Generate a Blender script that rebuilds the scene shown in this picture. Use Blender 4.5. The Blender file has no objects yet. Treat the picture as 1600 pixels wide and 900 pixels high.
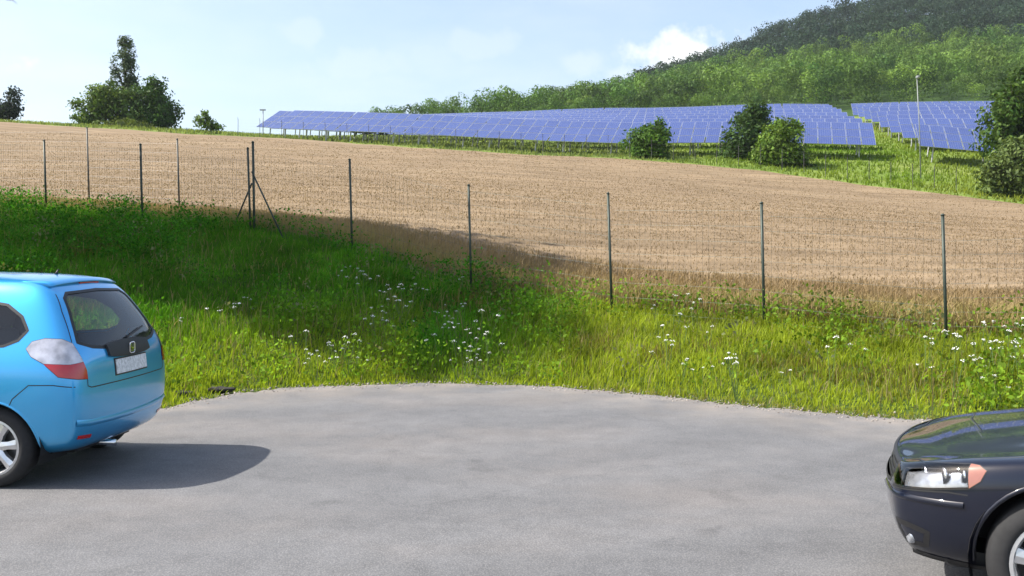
import bpy, bmesh, math, random
import numpy as np
from mathutils import Vector, Matrix
from mathutils.bvhtree import BVHTree

rng = np.random.default_rng(7)
random.seed(7)
scene = bpy.context.scene
COL = scene.collection

# ------------------------------------------------------------------ camera
EYE = 1.7          # eye height, metres
F = 1500.0         # focal length in photograph pixels (1600 wide)
HOR = 400.0        # eye-level row of the photograph
cam_d = bpy.data.cameras.new('camera')
cam = bpy.data.objects.new('camera', cam_d)
COL.objects.link(cam)
cam.location = (0, 0, EYE)
cam.rotation_euler = (math.radians(90), 0, 0)
cam_d.sensor_width = 36
cam_d.lens = 36 * F / 1600
cam_d.shift_y = -(450 - HOR) / 1600
cam_d.clip_end = 5000
scene.camera = cam

# ------------------------------------------------------------------ sky, sun, exposure
SUN_ELEV = math.radians(48)
SUN_TO = Vector((-math.cos(SUN_ELEV), -0.03, math.sin(SUN_ELEV))).normalized()
world = bpy.data.worlds.new('World')
scene.world = world
world.use_nodes = True
wn = world.node_tree
wn.nodes.clear()


def nd(nt, typ, **kw):
    n = nt.nodes.new(typ)
    for k, v in kw.items():
        setattr(n, k, v)
    return n


def mth(nt, op, a, b=None, c=None):
    n = nt.nodes.new('ShaderNodeMath')
    n.operation = op
    for i, v in enumerate((a, b, c)):
        if v is None:
            continue
        if isinstance(v, (int, float)):
            n.inputs[i].default_value = v
        else:
            nt.links.new(v, n.inputs[i])
    return n.outputs[0]


def ramp(nt, fac, stops):
    n = nt.nodes.new('ShaderNodeValToRGB')
    while len(n.color_ramp.elements) < len(stops):
        n.color_ramp.elements.new(0.5)
    for e, (p, c) in zip(n.color_ramp.elements, stops):
        e.position = p
        e.color = (c, c, c, 1) if isinstance(c, (int, float)) else (*c, 1)
    nt.links.new(fac, n.inputs[0])
    return n.outputs[0]


def mixc(nt, fac, a, b, blend='MIX'):
    n = nt.nodes.new('ShaderNodeMix')
    n.data_type = 'RGBA'
    n.blend_type = blend
    for i, v in ((0, fac), (6, a), (7, b)):
        if isinstance(v, (int, float)):
            n.inputs[i].default_value = v
        elif isinstance(v, tuple):
            n.inputs[i].default_value = (*v, 1)
        else:
            nt.links.new(v, n.inputs[i])
    return n.outputs[2]


sky = nd(wn, 'ShaderNodeTexSky', sky_type='NISHITA', sun_disc=False)
sky.sun_elevation = SUN_ELEV
sky.sun_rotation = math.atan2(SUN_TO.x, SUN_TO.y)
sky.altitude = 200
sky.air_density = 1.0
sky.dust_density = 3.0
sky.ozone_density = 1.2
tc = nd(wn, 'ShaderNodeTexCoord')
sep = nd(wn, 'ShaderNodeSeparateXYZ')
wn.links.new(tc.outputs['Generated'], sep.inputs[0])
# cloud layer: direction projected on a flat layer overhead
zz = mth(wn, 'ADD', mth(wn, 'MAXIMUM', sep.outputs[2], 0.0), 0.10)
comb = nd(wn, 'ShaderNodeCombineXYZ')
wn.links.new(mth(wn, 'DIVIDE', sep.outputs[0], zz), comb.inputs[0])
wn.links.new(mth(wn, 'DIVIDE', sep.outputs[1], zz), comb.inputs[1])
n1 = nd(wn, 'ShaderNodeTexNoise')
n1.inputs['Scale'].default_value = 1.1
n1.inputs['Detail'].default_value = 7
n1.inputs['Roughness'].default_value = 0.58
wn.links.new(comb.outputs[0], n1.inputs['Vector'])
veil = ramp(wn, n1.outputs[0], [(0.30, 0.04), (0.50, 0.14), (0.78, 0.36)])
# puffs of fair-weather cumulus, each at its own bearing
n2 = nd(wn, 'ShaderNodeTexNoise')
n2.inputs['Scale'].default_value = 26
n2.inputs['Detail'].default_value = 6
n2.inputs['Roughness'].default_value = 0.6
wn.links.new(tc.outputs['Generated'], n2.inputs['Vector'])
total = None
for (px, py, rx, ry, amp) in [(1070, 84, 80, 38, 1.0), (985, 118, 60, 18, 0.4), (470, 48, 42, 24, 0.24), (760, 70, 70, 26, 0.26), (672, 84, 42, 22, 0.22),
                              (912, 98, 62, 24, 0.32), (565, 100, 90, 34, 0.24), (-300, 60, 160, 60, 0.9), (2050, 40, 170, 60, 1.0)]:
    az, el = (px - 800) / F, (HOR - py) / F
    l = math.sqrt(1 + az * az + el * el)
    dx = mth(wn, 'DIVIDE', mth(wn, 'SUBTRACT', sep.outputs[0], az / l), rx / F)
    dz = mth(wn, 'DIVIDE', mth(wn, 'SUBTRACT', sep.outputs[2], el / l), ry / F)
    fwd = mth(wn, 'GREATER_THAN', sep.outputs[1], 0.0)
    d2 = mth(wn, 'SQRT', mth(wn, 'ADD', mth(wn, 'MULTIPLY', dx, dx), mth(wn, 'MULTIPLY', dz, dz)))
    d2 = mth(wn, 'ADD', d2, mth(wn, 'MULTIPLY', mth(wn, 'SUBTRACT', n2.outputs[0], 0.5), 2.6))
    mr = nd(wn, 'ShaderNodeMapRange', interpolation_type='SMOOTHSTEP')
    wn.links.new(d2, mr.inputs[0])
    mr.inputs[1].default_value = 1.35
    mr.inputs[2].default_value = 0.35
    mr.inputs[3].default_value = 0.0
    mr.inputs[4].default_value = amp
    m = mth(wn, 'MULTIPLY', mr.outputs[0], fwd)
    total = m if total is None else mth(wn, 'MAXIMUM', total, m)
cl = mth(wn, 'MINIMUM', mth(wn, 'MAXIMUM', veil, total), 1.0)
skyc = mixc(wn, cl, sky.outputs[0], (4.6, 4.7, 4.8))
bg = nd(wn, 'ShaderNodeBackground')
wn.links.new(skyc, bg.inputs[0])
bg.inputs[1].default_value = 0.125
wo = nd(wn, 'ShaderNodeOutputWorld')
wn.links.new(bg.outputs[0], wo.inputs[0])

sun_d = bpy.data.lights.new('sun', 'SUN')
sun_d.energy = 3.9
sun_d.angle = math.radians(0.53)
sun_d.color = (1.0, 0.95, 0.87)
sun = bpy.data.objects.new('sun', sun_d)
COL.objects.link(sun)
sun.rotation_euler = SUN_TO.to_track_quat('Z', 'Y').to_euler()
sun.location = (-30, 0, 40)

vs = scene.view_settings
vs.view_transform = 'Standard'
vs.look = 'None'
vs.exposure = 1.05
vs.gamma = 1
vs.use_curve_mapping = False
scene.cycles.use_denoising = True
scene.cycles.max_bounces = 7
scene.cycles.diffuse_bounces = 3
scene.cycles.glossy_bounces = 3
scene.cycles.transmission_bounces = 4
scene.cycles.transparent_max_bounces = 8
scene.cycles.volume_bounces = 0
scene.cycles.caustics_reflective = False
scene.cycles.caustics_refractive = False


# ------------------------------------------------------------------ helpers
def at(px, py, D):
    return Vector(((px - 800) / F * D, D, EYE + (HOR - py) / F * D))


def link(o, parent=None):
    COL.objects.link(o)
    if parent is not None:
        o.parent = parent
    return o


def tag(o, label=None, cat=None, group=None, kind=None):
    if label:
        o['label'] = label
    if cat:
        o['category'] = cat
    if group:
        o['group'] = group
    if kind:
        o['kind'] = kind
    return o


def empty(name, loc=(0, 0, 0), rz=0.0):
    o = bpy.data.objects.new(name, None)
    o.empty_display_size = 0.2
    o.location = loc
    o.rotation_euler = (0, 0, rz)
    return link(o)


def np_mesh(name, V, Fc, mat, parent=None, cols=None, smooth=False, normals=None):
    V = np.asarray(V, dtype=np.float32).reshape(-1, 3)
    Fc = np.asarray(Fc, dtype=np.int32)
    me = bpy.data.meshes.new(name)
    nf, k = Fc.shape
    me.vertices.add(len(V))
    me.vertices.foreach_set('co', V.ravel())
    me.loops.add(nf * k)
    me.loops.foreach_set('vertex_index', Fc.ravel())
    me.polygons.add(nf)
    me.polygons.foreach_set('loop_start', np.arange(0, nf * k, k, dtype=np.int32))
    me.polygons.foreach_set('loop_total', np.full(nf, k, dtype=np.int32))
    if cols is not None:
        a = me.color_attributes.new('tint', 'FLOAT_COLOR', 'POINT')
        c4 = np.ones((len(V), 4), dtype=np.float32)
        c4[:, :3] = cols
        a.data.foreach_set('color', c4.ravel())
    me.update(calc_edges=True)
    if smooth:
        me.polygons.foreach_set('use_smooth', np.ones(nf, dtype=bool))
    if mat is not None:
        me.materials.append(mat)
    return link(bpy.data.objects.new(name, me), parent)


def bm_obj(name, bm, mat, parent=None, smooth=False):
    me = bpy.data.meshes.new(name)
    bm.normal_update()
    bm.to_mesh(me)
    bm.free()
    if mat is not None:
        me.materials.append(mat)
    if smooth:
        for p in me.polygons:
            p.use_smooth = True
    return link(bpy.data.objects.new(name, me), parent)


def add_box(bm, c, s, M=None, bev=0.0):
    r = bmesh.ops.create_cube(bm, size=1.0)
    vs_ = r['verts']
    for v in vs_:
        v.co = Vector((c[0] + v.co.x * s[0], c[1] + v.co.y * s[1], c[2] + v.co.z * s[2]))
    if bev > 0:
        es = list({e for v in vs_ for e in v.link_edges})
        q = bmesh.ops.bevel(bm, geom=es, offset=bev, segments=2, affect='EDGES', profile=0.6)
        vs_ = q['verts'] if False else list({v for f in q['faces'] for v in f.verts} | {v for v in vs_ if v.is_valid})
    if M is not None:
        for v in vs_:
            v.co = M @ v.co
    return vs_


def add_tube(bm, pts, radii, seg=8, cap=True):
    pts = [Vector(p) for p in pts]
    rings = []
    for i, p in enumerate(pts):
        a = pts[max(i - 1, 0)]
        b = pts[min(i + 1, len(pts) - 1)]
        t = (b - a).normalized()
        u = t.orthogonal().normalized() if abs(t.z) < 0.9 else t.cross(Vector((1, 0, 0))).normalized()
        w = t.cross(u)
        r = radii[i] if hasattr(radii, '__len__') else radii
        rings.append([bm.verts.new(p + (u * math.cos(2 * math.pi * k / seg) + w * math.sin(2 * math.pi * k / seg)) * r) for k in range(seg)])
    for r0, r1 in zip(rings[:-1], rings[1:]):
        for k in range(seg):
            bm.faces.new((r0[k], r0[(k + 1) % seg], r1[(k + 1) % seg], r1[k]))
    if cap:
        bm.faces.new(rings[0][::-1])
        bm.faces.new(rings[-1])


def add_lathe(bm, prof, seg=32, M=None):
    """profile (r, y) turned round the y axis"""
    rings = []
    for r, y in prof:
        ring = []
        for k in range(seg):
            a = 2 * math.pi * k / seg
            p = Vector((r * math.cos(a), y, r * math.sin(a)))
            ring.append(bm.verts.new(M @ p if M is not None else p))
        rings.append(ring)
    for r0, r1 in zip(rings[:-1], rings[1:]):
        for k in range(seg):
            bm.faces.new((r0[k], r1[k], r1[(k + 1) % seg], r0[(k + 1) % seg]))


def fnoise(x, y, s=1.0, seed=0.0):
    x = np.asarray(x) * s
    y = np.asarray(y) * s
    r = 0
    amp, fr = 1.0, 1.0
    for o in range(4):
        a = seed * 1.7 + o * 2.3
        r = r + amp * (np.sin(x * fr * 1.3 + a + 1.5 * np.sin(y * fr * 0.9 + a * 2)) * np.cos(y * fr * 1.1 - a + 1.2 * np.sin(x * fr * 0.7 - a)))
        amp *= 0.55
        fr *= 2.1
    return r / 2.0


# ------------------------------------------------------------------ materials
def new_mat(name):
    m = bpy.data.materials.new(name)
    m.use_nodes = True
    nt = m.node_tree
    return m, nt, nt.nodes['Principled BSDF']


def plain(name, col, rough=0.5, metal=0.0, coat=0.0, var=0.06, scale=30, spec=0.5):
    m, nt, b = new_mat(name)
    t = nd(nt, 'ShaderNodeTexCoord')
    n = nd(nt, 'ShaderNodeTexNoise')
    n.inputs['Scale'].default_value = scale
    n.inputs['Detail'].default_value = 4
    nt.links.new(t.outputs['Object'], n.inputs['Vector'])
    f = ramp(nt, n.outputs[0], [(0.3, 1 - var), (0.7, 1 + var)])
    c = mixc(nt, 1.0, col, f, 'MULTIPLY')
    nt.links.new(c, b.inputs['Base Color'])
    b.inputs['Roughness'].default_value = rough
    b.inputs['Metallic'].default_value = metal
    b.inputs['Coat Weight'].default_value = coat
    b.inputs['Coat Roughness'].default_value = 0.04
    b.inputs['Specular IOR Level'].default_value = spec
    return m


def leafy(name, transl=0.35, rough=0.6, gloss=0.06):
    """leaf or blade: own colour in the 'tint' attribute, lets light through"""
    m, nt, b = new_mat(name)
    a = nd(nt, 'ShaderNodeAttribute', attribute_name='tint')
    nt.links.new(a.outputs['Color'], b.inputs['Base Color'])
    b.inputs['Roughness'].default_value = rough
    b.inputs['Specular IOR Level'].default_value = gloss
    tr = nd(nt, 'ShaderNodeBsdfTranslucent')
    c = mixc(nt, 1.0, a.outputs['Color'], (1.15, 1.1, 0.55), 'MULTIPLY')
    nt.links.new(c, tr.inputs[0])
    mx = nd(nt, 'ShaderNodeMixShader')
    mx.inputs[0].default_value = transl
    nt.links.new(b.outputs[0], mx.inputs[1])
    nt.links.new(tr.outputs[0], mx.inputs[2])
    nt.links.new(mx.outputs[0], nt.nodes['Material Output'].inputs[0])
    return m


def ground_mat(name, stops, scale, bump=0.4, scale2=None, stretch=(1, 1, 1)):
    m, nt, b = new_mat(name)
    t = nd(nt, 'ShaderNodeTexCoord')
    mp = nd(nt, 'ShaderNodeMapping')
    mp.inputs['Scale'].default_value = stretch
    nt.links.new(t.outputs['Object'], mp.inputs[0])
    n = nd(nt, 'ShaderNodeTexNoise')
    n.inputs['Scale'].default_value = scale
    n.inputs['Detail'].default_value = 8
    n.inputs['Roughness'].default_value = 0.65
    nt.links.new(mp.outputs[0], n.inputs['Vector'])
    c = ramp(nt, n.outputs[0], stops)
    n2_ = nd(nt, 'ShaderNodeTexNoise')
    n2_.inputs['Scale'].default_value = scale2 or scale * 14
    n2_.inputs['Detail'].default_value = 5
    nt.links.new(mp.outputs[0], n2_.inputs['Vector'])
    c = mixc(nt, 1.0, c, ramp(nt, n2_.outputs[0], [(0.3, 0.72), (0.7, 1.25)]), 'MULTIPLY')
    nt.links.new(c, b.inputs['Base Color'])
    b.inputs['Roughness'].default_value = 0.95
    b.inputs['Specular IOR Level'].default_value = 0.1
    bp = nd(nt, 'ShaderNodeBump')
    bp.inputs['Strength'].default_value = bump
    bp.inputs['Distance'].default_value = 0.08
    nt.links.new(n2_.outputs[0], bp.inputs['Height'])
    nt.links.new(bp.outputs[0], b.inputs['Normal'])
    return m


M_BANK = ground_mat('bank_soil_and_thatch', [(0.3, (0.035, 0.065, 0.012)), (0.55, (0.07, 0.10, 0.022)), (0.75, (0.12, 0.105, 0.045))], 0.8)
M_FIELD = ground_mat('ripe_crop', [(0.25, (0.195, 0.141, 0.086)), (0.5, (0.235, 0.173, 0.107)), (0.75, (0.275, 0.207, 0.131))], 0.35, 0.4, 2.2, (0.10, 1, 1))
M_MEADOW = ground_mat('rough_meadow', [(0.3, (0.10, 0.17, 0.03)), (0.52, (0.16, 0.22, 0.045)), (0.72, (0.23, 0.26, 0.07))], 0.10, 0.5, 1.6, (1, 2, 1))
M_HILL = ground_mat('hill_ground', [(0.3, (0.03, 0.06, 0.015)), (0.7, (0.05, 0.09, 0.02))], 0.05)
M_LAND = ground_mat('far_land', [(0.3, (0.08, 0.11, 0.03)), (0.7, (0.14, 0.15, 0.05))], 0.01)
M_GRASS = leafy('grass_blade', 0.5)
M_CROP = leafy('crop_straw', 0.25, 0.7)
M_LEAF = leafy('leaf', 0.3, 0.5, 0.1)
M_BARK = plain('bark', (0.10, 0.075, 0.055), 0.9, var=0.3, scale=9)


def asphalt():
    m, nt, b = new_mat('worn_asphalt')
    t = nd(nt, 'ShaderNodeTexCoord')

    def noise(sc, det, st=(1, 1, 1), rough=0.6):
        mp = nd(nt, 'ShaderNodeMapping')
        mp.inputs['Scale'].default_value = st
        nt.links.new(t.outputs['Object'], mp.inputs[0])
        n = nd(nt, 'ShaderNodeTexNoise')
        n.inputs['Scale'].default_value = sc
        n.inputs['Detail'].default_value = det
        n.inputs['Roughness'].default_value = rough
        nt.links.new(mp.outputs[0], n.inputs['Vector'])
        return n.outputs[0]
    big = noise(0.42, 5, (0.6, 1.0, 1))
    c = ramp(nt, big, [(0.28, (0.105, 0.108, 0.115)), (0.48, (0.140, 0.139, 0.142)), (0.62, (0.175, 0.162, 0.155)), (0.74, (0.215, 0.185, 0.168))])
    mid = noise(3.5, 6)
    c = mixc(nt, 1.0, c, ramp(nt, mid, [(0.3, 0.80), (0.7, 1.16)]), 'MULTIPLY')
    fine = noise(95, 3)
    c = mixc(nt, 1.0, c, ramp(nt, fine, [(0.35, 0.76), (0.5, 1.0), (0.68, 1.26)]), 'MULTIPLY')
    vo = nd(nt, 'ShaderNodeTexVoronoi')
    vo.inputs['Scale'].default_value = 90
    nt.links.new(t.outputs['Object'], vo.inputs['Vector'])
    c = mixc(nt, 0.35, c, ramp(nt, vo.outputs['Distance'], [(0.1, (0.34, 0.33, 0.32)), (0.55, (0.11, 0.11, 0.11))]))
    # pale dust that collects along the verge (edge distance stored on the sheet)
    a = nd(nt, 'ShaderNodeAttribute', attribute_name='tint')
    dust = mth(nt, 'MULTIPLY', a.outputs['Fac'], ramp(nt, noise(1.6, 5), [(0.35, 0.1), (0.65, 1.0)]))
    c = mixc(nt, dust, c, (0.27, 0.235, 0.20))
    # broad arcs of tyre wear, and darker oil stains
    wt = nd(nt, 'ShaderNodeTexWave', wave_type='RINGS', rings_direction='Z')
    mpw = nd(nt, 'ShaderNodeMapping')
    mpw.inputs['Location'].default_value = (3.0, -16.0, 0)
    nt.links.new(t.outputs['Object'], mpw.inputs[0])
    nt.links.new(mpw.outputs[0], wt.inputs['Vector'])
    wt.inputs['Scale'].default_value = 0.22
    wt.inputs['Distortion'].default_value = 3.0
    wt.inputs['Detail'].default_value = 4
    c = mixc(nt, 1.0, c, ramp(nt, wt.outputs['Color'], [(0.2, 0.95), (0.8, 1.04)]), 'MULTIPLY')
    oil = noise(1.1, 3)
    c = mixc(nt, 1.0, c, ramp(nt, oil, [(0.24, 0.72), (0.34, 1.0)]), 'MULTIPLY')
    # dark tar seams
    crack = nd(nt, 'ShaderNodeTexVoronoi', feature='DISTANCE_TO_EDGE')
    crack.inputs['Scale'].default_value = 0.45
    wv = nd(nt, 'ShaderNodeMapping')
    nt.links.new(t.outputs['Object'], wv.inputs[0])
    nn = nd(nt, 'ShaderNodeTexNoise')
    nn.inputs['Scale'].default_value = 2.0
    nn.inputs['Detail'].default_value = 5
    nt.links.new(t.outputs['Object'], nn.inputs['Vector'])
    va = nd(nt, 'ShaderNodeVectorMath', operation='MULTIPLY_ADD')
    nt.links.new(nn.outputs['Color'], va.inputs[0])
    va.inputs[1].default_value = (0.8, 0.8, 0)
    nt.links.new(t.outputs['Object'], va.inputs[2])
    nt.links.new(va.outputs[0], crack.inputs['Vector'])
    ck = ramp(nt, crack.outputs['Distance'], [(0.0, 0.9), (0.006, 1.0)])
    c = mixc(nt, 1.0, c, ck, 'MULTIPLY')
    nt.links.new(c, b.inputs['Base Color'])
    b.inputs['Roughness'].default_value = 0.82
    b.inputs['Specular IOR Level'].default_value = 0.35
    bp = nd(nt, 'ShaderNodeBump')
    bp.inputs['Strength'].default_value = 0.55
    bp.inputs['Distance'].default_value = 0.006
    nt.links.new(fine, bp.inputs['Height'])
    nt.links.new(bp.outputs[0], b.inputs['Normal'])
    return m


M_ASPHALT = asphalt()
M_POST = plain('green_coated_steel', (0.035, 0.05, 0.038), 0.5, 0.2, var=0.2, scale=12)
M_POST_GREY = plain('weathered_steel', (0.085, 0.085, 0.078), 0.55, 0.4, var=0.2, scale=12)
M_WIRE = plain('fence_wire', (0.10, 0.115, 0.10), 0.5, 0.5)
M_WIRE_GREY = plain('galvanised_wire', (0.30, 0.30, 0.30), 0.45, 0.7)
M_GALV = plain('galvanised_steel', (0.48, 0.49, 0.50), 0.45, 0.6, var=0.12)
M_PALE = plain('pale_painted_steel', (0.22, 0.24, 0.23), 0.5, 0.1)

# ------------------------------------------------------------------ terrain: bands between curves, each curve at measured distances
PXC = np.concatenate([np.arange(-1100, -200, 60), np.arange(-200, 1801, 8), np.arange(1860, 2701, 60)]).astype(float)


def curve(d):
    ks = sorted(d)
    return np.interp(PXC, ks, [d[k] for k in ks])


FENCE = [(1480, 528, 13.2), (1195, 496, 14.6), (957, 482, 16.1), (737, 446, 17.5), (551, 388, 19.0), (392, 354, 20.4)]
C0 = curve({-1100: 6.5, -400: 8.3, -200: 8.7, 0: 9.6, 150: 10.2, 265: 10.85, 320: 11.5, 380: 12.1, 470: 12.5, 560: 12.75, 700: 12.9, 800: 12.75, 900: 12.4,
            1000: 11.9, 1100: 11.3, 1300: 10.4, 1450: 10.0, 1600: 9.6, 1900: 8.8, 2700: 7.0})
C1 = 0.5 + curve({-1100: 36, -400: 30, -100: 26.6, 73: 24.4, 223: 22.3, 392: 20.4, 551: 19, 737: 17.5, 957: 16.1, 1195: 14.6, 1480: 13.2, 1700: 12.4, 2000: 11.4, 2700: 9.6})
C2 = curve({-1100: 95, -300: 88, 0: 85, 400: 82, 700: 76, 980: 70, 1300: 62, 1600: 55, 2000: 48, 2700: 40})
C3 = curve({-1100: 190, 300: 168, 700: 163, 1000: 158, 1300: 152, 1600: 148, 2700: 130})
C4 = curve({-1100: 520, 300: 520, 1000: 560, 1600: 600, 2700: 600})

CP = []
for px, d in [(-1100, 6.5), (-400, 8.3), (0, 9.6), (150, 10.2), (265, 10.85), (380, 12.1), (560, 12.75), (700, 12.9), (900, 12.4), (1100, 11.3), (1300, 10.4), (1450, 10.0), (1600, 9.6), (1900, 8.8), (2700, 7.0)]:
    CP.append((px, HOR + EYE / d * F, d))
CP += [(a, b + 0.12 / d * F, d) for a, b, d in FENCE]
CP += [(223, 348, 22), (73, 332, 24.3), (-100, 322, 26.5), (-500, 318, 31), (1700, 535, 12.4), (2100, 560, 11.2), (-1100, 330, 38)]
CP += [(-800, 185, 92), (-300, 188, 88), (0, 189, 85), (120, 198, 84), (300, 207, 83), (400, 214, 82), (520, 223, 80), (700, 234, 76), (980, 249, 70), (1130, 263, 66), (1300, 286, 62), (1530, 309, 57), (1600, 318, 55), (2000, 340, 48), (2600, 350, 42)]
CP += [(1530, 255, 72), (1375, 248, 72), (1160, 240, 77), (950, 236, 82), (770, 231, 86), (600, 226, 90), (440, 215, 97), (1900, 250, 68), (2500, 250, 62)]
CP += [(1545, 186, 134), (1350, 188, 134), (1000, 194, 142), (600, 209, 150), (440, 220, 154), (2200, 160, 130)]
CP += [(300, 216, 125), (100, 212, 120), (-200, 205, 125), (-700, 205, 130), (300, 240, 210), (0, 250, 210), (-500, 250, 210), (100, 300, 400), (-600, 300, 400), (440, 290, 420)]
CP += [(600, 216, 225), (840, 196, 230), (1000, 184, 240), (700, 250, 400), (900, 190, 440), (1020, 150, 400)]
CP += [(1100, 146, 300), (1300, 122, 300), (1600, 100, 300), (2000, 95, 300), (1110, 118, 420), (1180, 90, 430), (1280, 44, 440), (1400, 26, 450), (1600, 32, 450), (2100, 60, 450)]
CP += [(1100, 170, 600), (1400, 120, 600), (1800, 140, 600), (700, 300, 600)]
CPW = np.array([[(p[0] - 800) / F * p[2], p[2], EYE + (HOR - p[1]) / F * p[2]] for p in CP])


def tps_fit(P):
    n = len(P)
    d = np.hypot(P[:, None, 0] - P[None, :, 0], P[:, None, 1] - P[None, :, 1])
    K = np.where(d > 0, d * d * np.log(np.maximum(d, 1e-9)), 0)
    A = np.zeros((n + 3, n + 3))
    A[:n, :n] = K + np.eye(n) * 0.5
    A[:n, n] = 1
    A[:n, n + 1:] = P[:, :2]
    A[n:, :n] = A[:n, n:].T
    return np.linalg.solve(A, np.concatenate([P[:, 2], [0, 0, 0]]))


TW = tps_fit(CPW)


def tps(x, y):
    x = np.asarray(x, float)
    y = np.asarray(y, float)
    out = TW[-3] + TW[-2] * x + TW[-1] * y
    for w, p in zip(TW[:-3], CPW):
        d2 = (x - p[0]) ** 2 + (y - p[1]) ** 2
        out = out + w * 0.5 * d2 * np.log(np.maximum(d2, 1e-12))
    return out


def edge_d(x, y):
    px = 800 + F * np.asarray(x) / np.maximum(y, 0.5)
    return y - np.interp(px, PXC, C0)


def ground_z(x, y):
    x = np.asarray(x, float)
    y = np.asarray(y, float)
    e = edge_d(x, y)
    z = tps(x, y)
    k = np.clip(e / 1.6, 0, 1)
    k = k * k * (3 - 2 * k)
    bumps = 0.05 * fnoise(x, y, 1.3, 1) * np.clip(e / 1.0, 0, 1) * np.clip(1.5 - y / 40, 0.3, 1)
    bumps = bumps + 0.25 * fnoise(x, y, 0.12, 4) * np.clip((y - 30) / 40, 0, 1) * np.clip(1.2 - (y / 300), 0.3, 1)
    z = np.where(e < 0, -0.04, -0.04 + (np.maximum(z, 0.0) + 0.05) * k + bumps)
    return z


def gz(x, y):
    return float(ground_z(np.array([x]), np.array([y]))[0])


def band(name, A, B, nv, mat, power=1.0, tint=None):
    v = np.linspace(0, 1, nv) ** power
    D = A[:, None] * (1 - v) + B[:, None] * v
    X = (PXC[:, None] - 800) / F * D
    Z = ground_z(X, D)
    V = np.stack([X, D, Z], -1)
    nt_, nv_ = D.shape
    idx = np.arange(nt_ * nv_).reshape(nt_, nv_)
    Fc = np.stack([idx[:-1, :-1], idx[1:, :-1], idx[1:, 1:], idx[:-1, 1:]], -1).reshape(-1, 4)
    o = np_mesh(name, V.reshape(-1, 3), Fc, mat, smooth=True)
    o['kind'] = 'structure'
    return o, V


bank, V_BANK = band('grass_bank', C0 - 0.5, C1, 46, M_BANK)
field, V_FIELD = band('crop_field', C1, C2, 90, M_FIELD, 1.6)
meadow, V_MEADOW = band('meadow', C2, C3, 60, M_MEADOW)
hill, V_HILL = band('wooded_hill', C3, C4, 60, M_HILL)
# land all round, out to the horizon
bm = bmesh.new()
for a, b in [((-3000, -3000), (3000, 3000))]:
    f = [bm.verts.new((a[0], a[1], -0.35)), bm.verts.new((b[0], a[1], -0.35)), bm.verts.new((b[0], b[1], -0.35)), bm.verts.new((a[0], b[1], -0.35))]
    bm.faces.new(f)
land = bm_obj('ground', bm, M_LAND)
land['kind'] = 'structure'

# parking lot: one asphalt sheet with a crumbling edge
pxs = np.arange(-1100, 2701, 6.0)
edge = np.interp(pxs, PXC, C0)
edge = edge + 0.04 * np.sin(pxs * 0.031) + 0.03 * np.sin(pxs * 0.087 + 1) + 0.035 * rng.normal(size=len(pxs))
rows = [0.0, 0.12, 0.4, 0.9, 1.8]
Vl, Tl = [], []
smooth_edge = np.interp(pxs, PXC, C0)
for r in rows:
    D = (edge if r < 0.3 else smooth_edge) - r
    Vl.append(np.stack([(pxs - 800) / F * D, D, np.full(len(D), 0.0 if r > 0 else -0.012)], -1))
    Tl.append(np.full((len(D), 3), max(0.0, 1 - r / 1.7) * 0.85))
x4 = Vl[-1][:, 0]
X5 = x4 + np.sign(x4) * np.maximum(np.abs(x4) - 4, 0) * 10
Vl.append(np.stack([X5, np.full(len(pxs), -45.0), np.zeros(len(pxs))], -1))
Tl.append(np.zeros((len(pxs), 3)))
n = len(pxs)
idx = np.arange(n * len(Vl)).reshape(len(Vl), n)
Fc = np.stack([idx[:-1, :-1], idx[1:, :-1], idx[1:, 1:], idx[:-1, 1:]], -1).reshape(-1, 4)
lot = np_mesh('parking_lot', np.concatenate(Vl), Fc, M_ASPHALT, cols=np.concatenate(Tl))
lot['kind'] = 'structure'


# ------------------------------------------------------------------ scatter on a band
def scatter(V, n, dens, lim=(-420, 1950), dmax=1e9):
    """n points on a band's quads, density function of (x, y, v)"""
    P00, P10, P11, P01 = V[:-1, :-1], V[1:, :-1], V[1:, 1:], V[:-1, 1:]
    c = (P00 + P10 + P11 + P01) / 4
    ar = np.linalg.norm(np.cross(P10 - P00, P01 - P00), axis=-1)
    px = 800 + F * c[..., 0] / c[..., 1]
    vv = np.broadcast_to(np.linspace(0, 1, c.shape[1])[None, :], c.shape[:2])
    w = ar * dens(c[..., 0], c[..., 1], vv) * ((px > lim[0]) & (px < lim[1]) & (c[..., 1] < dmax))
    w = w.ravel() / w.sum()
    k = rng.choice(len(w), size=n, p=w)
    i, j = np.unravel_index(k, c.shape[:2])
    a, b = rng.random(n)[:, None], rng.random(n)[:, None]
    return (P00[i, j] * (1 - a) + P10[i, j] * a) * (1 - b) + (P01[i, j] * (1 - a) + P11[i, j] * a) * b


def blades(P, L, W, lean, col, name, mat, tipcol=None, wind=(0.25, 0.0)):
    n = len(P)
    th = rng.random(n) * 2 * np.pi
    side = np.stack([np.cos(th), np.sin(th), np.zeros(n)], -1)
    la = rng.random(n) * 2 * np.pi
    ld = np.stack([np.cos(la) + wind[0], np.sin(la) + wind[1], np.zeros(n)], -1) * (lean * rng.random(n))[:, None]
    up = np.array([0, 0, 1.0])
    L = L[:, None]
    W = W[:, None]
    base = P - up * 0.02
    mid = base + L * (up * 0.58 + ld * 0.35)
    tip = base + L * (up * (1 - 0.25 * lean * rng.random(n))[:, None] + ld)
    V = np.stack([base - side * W * 0.5, base + side * W * 0.5, mid - side * W * 0.42, mid + side * W * 0.42, tip], 1)
    q = np.arange(n)[:, None] * 5
    Fc = np.stack([q + [0, 1, 2], q + [1, 3, 2], q + [2, 3, 4]], 1).reshape(-1, 3)
    cc = np.repeat(col[:, None, :], 5, 1)
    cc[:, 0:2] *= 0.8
    if tipcol is not None:
        cc[:, 4] = tipcol
    return np_mesh(name, V.reshape(-1, 3), Fc, mat, cols=cc.reshape(-1, 3))


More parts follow.
